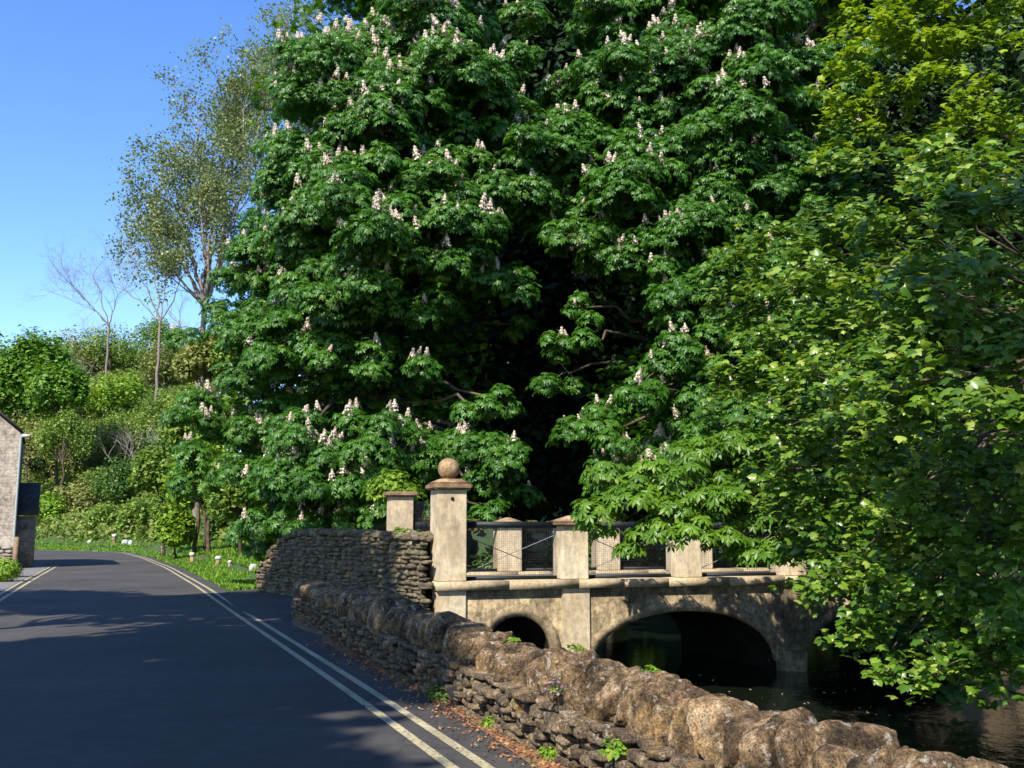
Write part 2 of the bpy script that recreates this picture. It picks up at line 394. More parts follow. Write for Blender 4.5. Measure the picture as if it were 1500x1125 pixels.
# ------------------------------------------------------------------ stones
def ico(sub):
    bm = bmesh.new(); bmesh.ops.create_icosphere(bm, subdivisions=sub, radius=1)
    v = np.array([q.co[:] for q in bm.verts]); f = np.array([[q.index for q in g.verts] for g in bm.faces]); bm.free()
    return v, f
ICO = {k: ico(k) for k in (2, 3, 4, 5)}
def stone(mb, c, dims, ex, ez=(0, 0, 1), sub=3, k=5., amp=.12, seed=0, fscale=1.6, r=None, cuts=0):
    v, f = ICO[sub]; q = v / (np.abs(v) ** k).sum(1)[:, None] ** (1 / k)
    ex = np.array(ex, float); ex /= np.linalg.norm(ex); ez = np.array(ez, float); ez -= ex * (ez @ ex); ez /= np.linalg.norm(ez); ey = np.cross(ez, ex)
    d = np.array(dims) / 2
    pt = q * d; s0 = np.array([seed * 7.13, seed * 3.7, seed * 1.9]); md = min(dims)
    nz = fbm(pt / md * fscale * .8 + s0, 2 if sub < 4 else 5, seed)
    rd = 1 - np.abs(fbm(pt / md * fscale * .55 + s0 + 9, 3, seed + 5)) if sub >= 4 else 0
    nrm = v / np.linalg.norm(v, axis=1)[:, None]
    pt = pt + nrm * (nz * amp * md)[:, None]
    if cuts:
        rg = np.random.default_rng(seed + 77)
        for _ in range(cuts):
            n_ = rg.normal(size=3) / np.array([1, 1, 1.]); n_ /= np.linalg.norm(n_)
            sup = (pt @ n_).max(); lim = sup * rg.uniform(.7, .97); ex_ = np.clip(pt @ n_ - lim, 0, None)
            pt = pt - ex_[:, None] * n_ * .92
    if sub >= 4:
        g = pt * 1.0 + s0
        gg = g * np.array([1., 1., .45])   # weathered grooves that run down the slabs
        pt = pt + nrm * (fbm(g * 18, 4, seed + 20) * .009 - np.clip(.1 - np.abs(fbm(gg * 6, 3, seed + 31)), 0, 1) * .14)[:, None]
    W = pt[:, :1] * ex + pt[:, 1:2] * ey + pt[:, 2:] * ez + np.array(c)
    mb.add(W, f, r)

def near_wall():
    base = np.r_[Wf, 0]; d3 = np.r_[wd, 0.]; n3 = np.array([-Nn[0], -Nn[1], 0.])   # n3 points to the river
    L = np.linalg.norm(Wn - Wf) + 6.0
    root = tag(empty('dry_stone_wall', tuple(base)), 'long low dry stone wall with rugged upright capstones beside the road', 'wall')
    th = .44
    core = MB(); 
    box(core, base + d3 * L / 2 + n3 * (th / 2 + .04) + EZ * .2, (L, th - .16, .4), d3, n3)
    core.build('wall_core', M['rubble'], root)
    face = MB(); rs = random.Random(3)
    for side in (0, 1):
        z = .0; row = 0
        while z < .35:
            h = rs.uniform(.045, .09); t = rs.uniform(0, .1)
            while t < L:
                w = rs.uniform(.08, .24)
                y = (L - t)
                if side == 1 or t < L:
                    ctr = base + d3 * (t + w / 2) + n3 * ((0.03 if side == 0 else th + .02) + rs.uniform(-.045, .035)) + EZ * (z + h / 2 - .01 + rs.uniform(-.012, .012))
                    s = 3 if (side == 0 and t > L - 12) else 2
                    stone(face, ctr, (w * .95, rs.uniform(.14, .2), h * rs.uniform(.75, 1.05)), d3 + EZ * rs.uniform(-.12, .12) + n3 * rs.uniform(-.2, .2), sub=s, cuts=7, k=7, amp=.16, seed=rs.randint(0, 9999), r=rs.random())
                t += w
            z += h; row += 1
    face.build('rubble_face', M['rubble'], root)
    t = .1; i = 0
    while t < L - .1:
        dist = L - t
        w = rs.uniform(.12, .26) if t < L * .5 else rs.choice([rs.uniform(.09, .15), rs.uniform(.13, .25)])
        hh = .42 + .025 * math.sin(t * 2.3) + rs.uniform(-.05, .05) - .0 - .09 * math.exp(-((t - (L - 7.6)) / 2.2) ** 2) - .085 * float(np.clip((t - (L - 6.5)) / 5., 0, 1))
        if t < 3: hh -= .08
        q = t + w / 2
        mb = MB(); ctr = base + d3 * q + n3 * (th / 2 + .02 + rs.uniform(-.06, .06)) + EZ * (.31 + hh / 2 - .03)
        lean = -.1 + rs.uniform(-.1, .1)
        stone(mb, ctr, (w * rs.uniform(.9, .98), th - .02 + rs.uniform(0, .1), hh), d3 + n3 * rs.uniform(-.13, .13), EZ + d3 * lean + n3 * rs.uniform(-.15, .15), sub=5 if t > L - 12.5 else 4, k=rs.uniform(3.6, 5.5), cuts=13, amp=rs.uniform(.08, .15), seed=100 + i, fscale=1.3, r=rs.random())
        mb.build('capstone', M['cap'], root, smooth=True)
        t += w + rs.uniform(.005, .04); i += 1
    return base, d3, n3, L
wbase, wdir, wnrm, wlen = near_wall()

def tall_wall():
    a = gnd(386, 866); b = bp(-.34, .0, 0)
    a3, b3 = a.copy(), b.copy(); L = np.linalg.norm(b3 - a3); d3 = (b3 - a3) / L; n3 = np.array([d3[1], -d3[0], 0]) # toward viewer
    root = tag(empty('wing_wall', tuple(a3)), 'tall mossy dry stone wall sweeping up to the ball topped pier', 'wall')
    rs = random.Random(9)
    def top(t):
        z = np.interp(t, [0, .25, .5, 1.2, 1.9, 2.6, 4, 6, L], [.5, .52, .72, 1.12, 1.34, 1.42, 1.45, 1.4, 1.38]); return z
    core = MB(); n = 40; ts = np.linspace(.05, L, n); v = []
    for t in ts:
        z = top(t) - .06
        for off in (-.2, .16):
            v += [a3 + d3 * t + n3 * off - EZ * .3, a3 + d3 * t + n3 * off + EZ * z]
    fs = []
    for i in range(n - 1):
        o = i * 4; p_ = o + 4
        fs += [[o, o + 1, p_ + 1, p_], [o + 2, p_ + 2, p_ + 3, o + 3], [o + 1, o + 3, p_ + 3, p_ + 1]]
    fs += [[0, 2, 3, 1]]
    core.add(v, fs); core.build('wall_core', M['mossy'], root)
    face = MB(); z = 0.
    while z < 1.5:
        h = rs.uniform(.05, .13); t = rs.uniform(0, .1)
        while t < L:
            w = rs.uniform(.14, .42)
            if z + h <= top(t + w / 2) + .02:
                stone(face, a3 + d3 * (t + w / 2) + n3 * (.15 + rs.uniform(-.04, .03)) + EZ * (z + h / 2 + rs.uniform(-.02, .02)), (w * .96, .16, h * rs.uniform(.7, 1.1)), d3 + EZ * rs.uniform(-.06, .06), sub=2, cuts=5, k=6, amp=.16, seed=rs.randint(0, 999), r=rs.random())
            t += w
        z += h
    for k in range(12):   # the pale end of the wall
        zz = k * .05 + .02
        stone(face, a3 + d3 * .05 + n3 * rs.uniform(-.03, .03) + EZ * zz, (.16, .42, .055), d3, sub=2, k=5, amp=.12, seed=k, r=.9)
    face.build('rubble_face', M['mossy'], root)
    t = .05; i = 0
    while t < L - .1:
        w = rs.uniform(.28, .6); z0, z1 = top(t), top(t + w); sl = (z1 - z0) / w
        mb = MB(); stone(mb, a3 + d3 * (t + w / 2) + EZ * ((z0 + z1) / 2 + .03), (w * 1.02 * math.hypot(1, sl), .5, rs.uniform(.12, .2)), d3 + EZ * sl, sub=4, k=4, cuts=12, amp=.25, seed=400 + i, r=rs.random())
        mb.build('coping_stone', M['mossy'], root, smooth=True); t += w * .95; i += 1
    return a3, d3, n3, L, top
tw = tall_wall()

# ------------------------------------------------------------------ bridge
def bevel_box(name, c, size, mat, parent, bev=.015, rot=BA, loc_parent=None):
    bm = bmesh.new(); bmesh.ops.create_cube(bm, size=1)
    for v in bm.verts: v.co = Vector((v.co.x * size[0], v.co.y * size[1], v.co.z * size[2]))
    bmesh.ops.bevel(bm, geom=bm.edges[:], offset=bev, segments=2, affect='EDGES')
    bmesh.ops.rotate(bm, verts=bm.verts, matrix=Matrix.Rotation(rot, 3, 'Z')); bmesh.ops.translate(bm, verts=bm.verts, vec=Vector(c))
    me = bpy.data.meshes.new(name); bm.to_mesh(me); bm.free()
    return link(name, me, mat, parent)
SZ = .60      # top of string course
BW = 3.6      # width of bridge
ARCH = [(.62, 1.95, -.04, -.8), (2.72, 6.72, -.03, -1.05), (7.35, 11.3, -.05, -1.2)]
def bottom(u):
    for a, b, cz, sz in ARCH:
        if a <= u <= b:
            x = (u - (a + b) / 2) / ((b - a) / 2); return sz + (cz - sz) * math.sqrt(max(0, 1 - abs(x) ** 2.1))
    return -2.6
def bridge():
    root = tag(empty('stone_bridge', tuple(bp(0, 0, 0))), 'low pale stone bridge with three arches over the dark river', 'bridge')
    us = [-.3, 0, .4]
    for a, b, _, _ in ARCH:
        us += [a - .001]; us += list((a + b) / 2 - (b - a) / 2 * np.cos(np.linspace(0, math.pi, 33))); us += [b + .001]
    us += [12, 14, 17]; us = sorted(us)
    mb = MB(); v = []; f = []; f2 = []
    for u in us:
        zb = bottom(u) if any(a <= u <= b for a, b, _, _ in ARCH) else -2.6
        for n in (-.22, BW + .22): v += [bp(u, n, zb), bp(u, n, SZ - .15)]
    for i in range(len(us) - 1):
        o, q = i * 4, i * 4 + 4
        f += [[o, q, q + 1, o + 1], [o + 2, o + 3, q + 3, q + 2], [o + 1, q + 1, q + 3, o + 3]]; f2.append([o, o + 2, q + 2, q])
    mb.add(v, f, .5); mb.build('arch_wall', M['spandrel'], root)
    mb = MB(); mb.add(v, f2, .5); mb.build('arch_soffit', M['soffit_shade'], root)
    for a, b, cz, sz in ARCH:       # voussoir rings, each stone slightly apart
        mb = MB(); N = 48; th = np.linspace(0, math.pi, N + 1); vv, ff = [], []
        for t in th:
            cx, hw = (a + b) / 2, (b - a) / 2; x = -math.cos(t); zz = math.sqrt(max(0, 1 - abs(x) ** 2.1))
            p = np.array([cx + x * hw, sz + (cz - sz) * zz]); nn = np.array([x * (cz - sz), zz * hw * 1.2 + .15]); nn /= np.linalg.norm(nn)
            for n, e in ((-.1, -.004), (-.232, -.004), (-.232, .2), (-.1, .2)):
                q = p + nn * e; vv.append(bp(q[0], n, q[1]))
        for k in range(N):
            for m_ in range(3): o_ = k * 4 + m_; ff.append([o_, o_ + 1, o_ + 5, o_ + 4])
        mb.add(vv, ff)
        mb.r = [q * 0 + .5 for q in mb.r]; mb.build('arch_ring', M['spandrel'], root)
    for n, nm in ((-.02, 'string_course'), (BW + .02, 'string_course')):
        mb = MB(); u = -.3
        rs = random.Random(2)
        while u < 16:
            w = rs.uniform(.9, 1.4); box(mb, bp(u + w / 2, n, SZ - .07), (w - .006, .66, .16), EU, EN); u += w
        mb.r = [.5 + .1 * q for q in mb.r]; mb.build(nm, M['string'], root)
    mb = MB(); box(mb, bp(8.2, BW / 2, SZ - .1), (17, BW - .3, .1), EU, EN); mb.build('deck', M['pavement'], root)
    for u in (0, 2.42, 7.2):
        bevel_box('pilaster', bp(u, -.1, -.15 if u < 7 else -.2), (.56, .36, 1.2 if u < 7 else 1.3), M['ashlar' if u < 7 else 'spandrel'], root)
    for u in (2.42, 7.15):      # cutwaters
        mb = MB(); z0, z1 = -2.4, -.72 if u > 3 else -.78; w, pj = .34, .42
        w, pj = .3, .5; z1 -= .1; v = [bp(u - w, -.2, z0), bp(u, -pj, z0), bp(u + w, -.2, z0), bp(u - w, -.2, z1), bp(u, -pj, z1), bp(u + w, -.2, z1), bp(u, -.24, z1 + .12)]
        mb.add(v, [[0, 1, 4, 3], [1, 2, 5, 4]]); mb.add(v, [[3, 4, 6], [4, 5, 6]]); mb.build('cutwater', M['spandrel'], root)
    return root
bridge()
def pier(u, n, z1, w, kind, label, mat='ashlar'):
    o = empty('stone_pier', tuple(bp(u, n, SZ)))
    tag(o, label, 'pier', 'stone piers along the bridge parapets')
    z0 = SZ + .01
    bevel_box('shaft', bp(u, n, (z0 + z1) / 2), (w, w, z1 - z0), M[mat], o)
    cw = w + .17
    if kind == 'pyramid':
        bevel_box('cap_slab', bp(u, n, z1 + .035), (cw, cw, .07), M['lichen_cap'], o)
        mb = MB(); box(mb, bp(u, n, z1 + .07 + .06), (cw - .01, cw - .01, .12), EU, EN, taper=.12); mb.build('cap_top', M['lichen_cap'], o)
    elif kind == 'ball':
        bevel_box('cap_slab', bp(u, n, z1 + .06), (cw, cw, .12), M['lichen_cap'], o, bev=.03)
        mb = MB(); box(mb, bp(u, n, z1 + .12 + .04), (cw - .04, cw - .04, .08), EU, EN, taper=.5); mb.build('cap_top', M['lichen_cap'], o)
        mb = MB(); v, f = ICO[4]; c = bp(u, n, z1 + .2 + .19)
        mb.add(v * .205 * (1 + .012 * fbm(v * 4, 3)[:, None]) + c, f, .4); mb.build('stone_ball', M['lichen_cap'], o, smooth=True)
        mb = MB(); tube(mb, [c + np.array([0, 0, -.24]), c + np.array([0, 0, -.16])], [.13, .1], 16); mb.build('ball_neck', M['lichen_cap'], o)
        mb = MB(); v, f = ICO[3]; mb.add(v * np.array([.032, .02, .035]) + bp(u + .0, n - w / 2 - .004, z1 - .17), f); mb.build('socket_hole', M['hole'], o, smooth=True)
    else:
        bevel_box('cap_slab', bp(u, n, z1 + .06), (cw, cw, .11), M['lichen_cap'], o, bev=.03)
    return o
pier(0, 0, 2.27, .56, 'ball', 'tall square stone pier topped with a round stone ball')
pier(2.42, 0, 1.62, .53, 'pyramid', 'pale pier with pyramid cap, next one right of the ball topped pier')
pier(4.83, 0, 1.62, .53, 'pyramid', 'pale pier above the big arch, half covered by hanging chestnut leaves')
pier(7.22, 0, 1.62, .53, 'pyramid', 'pier dappled by branches above the narrow pier between two arches')
pier(9.6, 0, 1.62, .53, 'pyramid', 'pier deep in the foliage above the right-hand arch')
pier(-.15, BW + .1, 2.25, .5, 'slab', 'flat capped stone pier with bushy weeds growing behind its top')
pier(2.3, BW, 1.62, .52, 'pyramid', 'far parapet pier seen through the wire mesh behind crossed rods')
pier(4.7, BW, 1.62, .52, 'pyramid', 'far parapet pier hidden in shade behind the second mesh panel')
pier(7.1, BW, 1.62, .52, 'pyramid', 'far parapet pier behind the leafy end of the bridge')

def fence(u0, u1, n, label, far=False):
    c = bp((u0 + u1) / 2, n, SZ); o = tag(empty('fence_panel', tuple(c)), label, 'fence panel', 'mesh fence panels between the bridge piers')
    z0, z1 = SZ + .05, SZ + 1.03
    w = u1 - u0
    mb = MB(); box(mb, bp((u0 + u1) / 2, n, z1), (w, .05, .12 if not far else .14), EU, EN); mb.build('top_rail', M['metal'], o)
    mb = MB(); box(mb, bp((u0 + u1) / 2, n, z0 - .01), (w, .06, .07), EU, EN); mb.build('bottom_rail', M['metal'], o)
    mb = MB(); t = .0024
    u = u0 + .03
    while u < u1:
        box(mb, bp(u, n - .03, (z0 + z1) / 2), (t, t, z1 - z0), EU, EN); u += .042
    z = z0 + .05
    while z < z1:
        box(mb, bp((u0 + u1) / 2, n - .034, z), (w, t, t), EU, EN); z += .042
    mb.build('wire_mesh', M['wire'], o)
    if not far:
        for s in (0, 1):
            a_, b_ = (u0 + .03, u1 - .03) if s == 0 else (u1 - .03, u0 + .03)
            mb = MB(); tube(mb, [bp(a_, n + .02 + .02 * s, z0 + .08), bp(b_, n + .02 + .02 * s, z1 - .2)], [.008, .008], 6)
            mb.build('brace_rod', M['rod'] if s == 0 else M['metal'], o)
fence(.29, 2.14, .05, 'black mesh fence panel with crossed rods right of the ball topped pier')
fence(2.70, 4.55, .05, 'black mesh fence panel above the big arch beside hanging leaves')
fence(5.11, 6.94, .05, 'dark mesh fence panel between the two leaf covered piers')
fence(7.5, 9.3, .05, 'dark mesh fence panel buried in foliage at the right end')
fence(.12, 2.03, BW - .05, 'far mesh panel left of the pier behind the crossed rods', True)
fence(2.58, 4.43, BW - .05, 'far mesh panel right of the pier behind the crossed rods', True)
fence(4.98, 6.83, BW - .05, 'far mesh panel behind the leaf covered pier', True)
# sagging sheet of mesh beside the flat capped pier
o = tag(empty('mesh_sheet', tuple(bp(.3, BW, SZ))), 'dark sheet of netting hanging beside the flat capped pier', 'netting')
mb = MB()
for k in range(22):
    u = .12 + k * .022; tube(mb, [bp(u, BW - .28 + .02 * math.sin(k * 1.3), z) for z in np.linspace(SZ, SZ + 1.55, 6)], [.005] * 6, 3)
for z in np.arange(SZ, SZ + 1.55, .05): tube(mb, [bp(.12 + k * .06, BW - .28 + .02 * math.sin(k * 3), z) for k in range(9)], [.004] * 9, 3)
mb.build('wire_mesh', M['wire'], o)

# ------------------------------------------------------------------ leaves
def unit(a): return a / (np.linalg.norm(a, axis=-1, keepdims=True) + 1e-9)
def palmate(mb, pos, up, fwd, size, nl=7, spread=130, width=.22, droop=.3, mid=.62, rnd=None):
    """compound / lobed leaves: nl leaflets fan out from each point"""
    N = len(pos)
    if N == 0: return
    up = unit(up); fwd = unit(fwd - up * (fwd * up).sum(1)[:, None]); side = np.cross(up, fwd)
    size = np.broadcast_to(size, (N,)); rnd = RNG.random(N) if rnd is None else rnd
    ang = np.radians(np.linspace(-spread, spread, nl)); fall = 1 - .35 * np.abs(np.linspace(-1, 1, nl)) ** 1.5
    V = []
    for a, fl in zip(ang, fall):
        d = fwd * math.cos(a) + side * math.sin(a); pp = np.cross(up, d)
        L = (size * fl * RNG.uniform(.85, 1.15, N))[:, None]; dr = droop * RNG.uniform(.5, 1.4, N)[:, None]
        m_ = pos + d * L * mid - up * L * dr * .3
        V.append(np.stack([pos, m_ + pp * L * width - up * L * .08, m_, m_ - pp * L * width - up * L * .08, pos + d * L - up * L * dr], 1))
    V = np.concatenate(V, 0).reshape(-1, 5, 3); n = len(V)
    b = np.arange(n)[:, None] * 5
    F_ = np.concatenate([b + np.array(q) for q in ([0, 1, 2], [0, 2, 3], [1, 4, 2], [2, 4, 3])])
    mb.add(V.reshape(-1, 3), F_, np.repeat(np.tile(rnd, nl), 5))
def simple(mb, pos, nrm, size, width=.5, rnd=None):
    """single folded leaves"""
    N = len(pos); nrm = unit(nrm); t = unit(np.cross(nrm, RNG.normal(size=(N, 3)))); s = np.cross(nrm, t)
    size = np.broadcast_to(size, (N,))[:, None]
    V = np.stack([pos - t * size * .5, pos + s * size * width * .5 - nrm * size * .1, pos + t * size * .5 - nrm * size * .12, pos - s * size * width * .5 - nrm * size * .1], 1)
    b = np.arange(N)[:, None] * 4
    F_ = np.concatenate([b + np.array([0, 1, 2]), b + np.array([0, 2, 3])])
    mb.add(V.reshape(-1, 3), F_, np.repeat(RNG.random(N) if rnd is None else rnd, 4))
def sphere_pts(n, zmin=-1.):
    v = unit(RNG.normal(size=(int(n * 2.5) + 8, 3))); v = v[v[:, 2] > zmin][:n]; return v
def rosettes(mb, c, n, leaf, nleaf=7, nl=6, width=.2, rad_=.14):
    """umbrella-like sprays of drooping compound leaves around each twig tip"""
    N = len(c); n = unit(n); a0 = RNG.uniform(0, 6.28, N)
    t = unit(np.cross(n, np.tile([.3, .2, 1.], (N, 1)))); b = np.cross(n, t)
    base = RNG.random(N)
    for k in range(nleaf):
        a = a0 + k * 2 * np.pi / nleaf + RNG.uniform(-.3, .3, N)
        d = np.cos(a)[:, None] * t + np.sin(a)[:, None] * b
        pos = c + d * (rad_ * RNG.uniform(.5, 1.5, N))[:, None] + n * RNG.uniform(-.06, .05, N)[:, None]
        up = unit(n * .75 + d * .45 + RNG.normal(size=(N, 3)) * .18 + np.array([0, 0, .3]))
        fw = d - n * .25 - np.array([0, 0, .25])
        palmate(mb, pos, up, fw, leaf * RNG.uniform(.75, 1.2, N), nl, 115, width, .4, rnd=np.clip(base * .6 + RNG.random(N) * .4, 0, 1))

def limb(mb, a, b, r0, r1, sag=.12, n=7, sides=6, jit=.06):
    a, b = np.array(a), np.array(b); L = np.linalg.norm(b - a); t = np.linspace(0, 1, n)
    P = a + (b - a) * t[:, None]; P[:, 2] += np.sin(t * math.pi) * L * sag
    P[1:-1] += RNG.normal(size=(n - 2, 3)) * L * jit * .5
    tube(mb, P, r0 + (r1 - r0) * t ** .8, sides); return P

def spike_mesh():
    mb = MB(); N = 60; t = RNG.random(N) ** .8
    a = RNG.uniform(0, 6.28, N); r = .095 * (1 - t * .8) * RNG.uniform(.5, 1.35, N)
    pos = np.stack([np.cos(a) * r, np.sin(a) * r, t * .26], 1)
    nrm = np.stack([np.cos(a), np.sin(a), .4 + 0 * a], 1)
    simple(mb, pos, nrm,   .062 * (1 - t * .3), .85)
    v, f = ICO[2]; mb.add(v * np.array([.03, .03, .13]) + np.array([0, 0, .13]), f, .3)
    return mb.mesh('flower_spike')
SPIKE = spike_mesh(); SPIKE.materials.append(M['petal'])

def chestnut(name_label, base, clumps, mat, interior, spikes, leaf=.138, hub=None, dens=1., nspk=100):
    """clumps: (px, py, depth, radius, squash, flower density)"""
    root = tag(empty('chestnut_tree', tuple(base)), name_label, 'tree', None)
    wood = MB(); lv = MB()
    hub = np.array(hub)
    P = limb(wood, base, hub, .55, .3, 0, 9, 12, .02)
    limb(wood, P[-1], hub + np.array([.3, .2, 7.]), .3, .06, 0, 8, 8, .03)
    sp = []
    clumps = list(clumps) + [(a_ + random.uniform(-50, 50), b_ + random.uniform(-35, 35), Y_ + .7, r_ * .85, q_, f_) for a_, b_, Y_, r_, q_, f_ in clumps if b_ < 400 and a_ > 400 and random.random() < .75]
    for (px, py, Y, r, sq, fl) in clumps:
        fl = fl * (1.7 if py < 260 else 1.4) + .03 * (py > 400)
        if px < 640 and py < 40: px += 85; r *= .8
        elif px < 540 and py < 120: px += 50; r *= .85
        elif px < 450 and py < 400: px += 34; r *= .85
        c = at(px + RNG.uniform(-16, 16), py + RNG.uniform(-24, 24), Y + RNG.uniform(-.5, .5)); r *= RNG.uniform(.85, 1.12); st = hub + np.array([0, 0, np.clip((c[2] - hub[2]) * .55, -2.5, 6)])
        limb(wood, st, c - np.array([0, 0, .1 * r]), .11, .025, .08, 9, 6, .05)
        ks = 5 if r > .8 else 3; qs, ns_, zs = [], [], []
        for j in range(ks):
            o = RNG.normal(size=3) * np.array([.55, .4, .42]) * r; o[2] -= .25 * abs(o[0]); rs_ = r * RNG.uniform(.42, .72)
            n = int(114 * rs_ * rs_ * dens) + 2
            v = sphere_pts(n, -.45); rr = RNG.uniform(.7, 1.12, len(v))[:, None]
            lump = 1 + .3 * vnoise(v * 2.3 + px * .1 + j, 4)[:, None]
            cc = c + o; limb(wood, c, cc, .02, .012, .05, 4, 4, .05)
            qq_ = cc + v * (rs_ * .9) * np.array([1, 1, sq + .1])
            for e_ in qq_[::9]: tube(wood, [cc, (cc + e_) / 2 + np.array([0, 0, .04]), e_], [.012, .009, .005], 4)
            qs.append(c + o + v * rr * lump * np.array([rs_, rs_, rs_ * (sq + .15)])); ns_.append(unit(v * np.array([.75, .75, .8]) + np.array([0, -.1, .6]))); zs.append(v)
        q, nn, v = np.concatenate(qs), np.concatenate(ns_), np.concatenate(zs)
        rosettes(lv, q, nn, leaf)
        if fl > 0:
            m = (v[:, 2] > .0) & (RNG.random(len(v)) < fl * 1.3 + .02)
            for qq in q[m]: sp.append(qq + np.array([0, 0, .06]))
    # inner leaves that make the crown dense
    for (px, py, Y, rx, ry, rz, n) in interior:
        c = at(px, py, Y); v = unit(RNG.normal(size=(n, 3))) * (RNG.random(n)[:, None] ** .4) * np.array([rx, ry, rz])
        palmate(lv, c + v, RNG.normal(size=(n, 3)) * .5 + np.array([0, 0, 1.]), RNG.normal(size=(n, 3)), leaf * 1.35, 5, 110, .3, .3)
    wood.build('trunk', M['bark'], root, smooth=True)
    lv.build('crown', M[mat], root)
    random.shuffle(sp); sp = sp[:spikes]
    # nearest show largest
    sp.sort(key=lambda q: q[1])
    inv = Matrix.Translation(-Vector(root.location))
    for q in sp[:nspk]:
        o = bpy.data.objects.new('flower_spike', SPIKE); C.objects.link(o); o.parent = root; o.matrix_parent_inverse = inv
        s = random.uniform(.75, 1.45); o.location = q; o.scale = (s, s, s); o.rotation_euler = (random.uniform(-.4, .4), random.uniform(-.4, .4), random.uniform(0, 6))
    if len(sp) > nspk:
        mb = MB(); V0 = np.array([v.co[:] for v in SPIKE.vertices])
        F0 = np.array([[*p.vertices] for p in SPIKE.polygons]); R0 = np.array([d.value for d in SPIKE.attributes['rnd'].data])
        for q in sp[nspk:]:
            mb.add(V0 * random.uniform(.7, 1.4) + q + V0[:, 2:] * np.array([[random.uniform(-.3, .3), random.uniform(-.3, .3), 0]]), F0, R0)
        tag(mb.build('flower_spikes_beyond', M['petal'], root), kind='stuff')
    return root

# left chestnut
CL = [
 # crown top, beyond the frame
 (560,-60,27,2.0,.6,.1),(640,-90,27,2.0,.6,.1),(500,10,27.5,1.4,.6,.15),
 (470,80,27,1.2,.6,.3),(540,60,26,1.5,.55,.4),(615,70,26,1.5,.55,.4),(670,50,27,1.3,.55,.3),
 (440,150,27,1.1,.6,.3),(500,150,26,1.3,.55,.35),(570,150,25.5,1.4,.55,.3),(640,140,25.5,1.4,.55,.5),(690,130,26,1.1,.55,.4),
 (420,220,27,1.1,.6,.3),(480,225,26,1.3,.55,.3),(550,225,25.3,1.4,.5,.25),(625,215,25,1.4,.5,.25),(700,200,25.5,1.3,.5,.15),(760,215,26,1.1,.45,.1),(800,190,26.5,.9,.4,.1),
 (415,300,27,1.1,.6,.3),(470,300,25.8,1.3,.55,.3),(545,300,25,1.3,.5,.2),(610,295,24.8,1.3,.5,.35),(680,290,25,1.2,.5,.3),(740,280,26,1.0,.5,.1),
 (380,370,27.2,1.0,.6,.3),(440,375,26,1.3,.55,.15),(510,370,25.3,1.3,.5,.15),(580,360,25,1.2,.5,.15),(650,350,25.2,1.1,.5,.1),
 (340,410,27.5,.9,.6,.3),(400,440,26.5,1.2,.55,.1),(470,445,25.6,1.1,.5,.15),(560,440,25,1.1,.5,.15),(630,430,25.6,.8,.5,.05),
 (335,470,27.5,.9,.6,.1),(430,500,25.8,.8,.5,.1),(540,500,25,.7,.5,.15),(600,520,25,.5,.5,.3),(480,520,25.5,.6,.5,.1),
 # lower skirt
 (385,545,27,1.0,.6,.1),(372,480,27.4,.9,.6,.1),(400,585,26.6,.8,.6,.1),(335,570,27.5,.9,.6,.35),(320,640,27.6,.9,.6,.2),(360,640,26.8,.9,.6,.2),(345,700,27,.9,.6,.1),
 (440,640,25,1.0,.6,.3),(500,640,24.6,1.0,.5,.3),(410,690,25,1.0,.6,.25),(480,700,24.6,1.0,.6,.3),(550,680,24.4,1.0,.55,.25),(600,655,24.8,.8,.5,.3),
 (440,750,25,.9,.6,.2),(520,745,24.6,.9,.6,.3),(400,760,25.4,.8,.6,.15),(370,790,26,.6,.6,.05),(560,740,24.8,.7,.6,.2),
 (640,640,25,.8,.6,.2),(690,620,25,.8,.6,.15),(735,560,25.4,.5,.7,.05),(720,610,25,.6,.6,.1),(735,670,24.8,.7,.6,.15),(700,700,24.8,.8,.7,.15),(740,730,24.6,.55,.6,.1),(620,700,25,.7,.6,.2),(705,755,24.4,.55,.6,.0),
 (830,215,26.3,.9,.5,.05),(790,250,26.3,.9,.5,.1),(770,300,26.6,.8,.5,.05),(845,160,26.8,.7,.5,.1),(730,430,27.5,.6,.4,.0),(760,450,28,.5,.35,.0),(690,420,27,.5,.4,0),
]
IL = [(560,150,29.5,4.2,2.0,4.5,2600),(520,400,29,3.8,2.0,3.8,2400),(500,620,28,3.6,1.8,2.6,1800),(640,480,28.5,1.8,1.6,3,900),(650,680,27.5,1.8,1.5,1.8,700)]
chestnut('huge horse chestnut full of pale flower spikes left of the dark gap', np.array([-3.6, 29.5, -.1]), CL, 'chestnut', IL, 1250, hub=np.array([-3.8, 29.3, 5.5]))
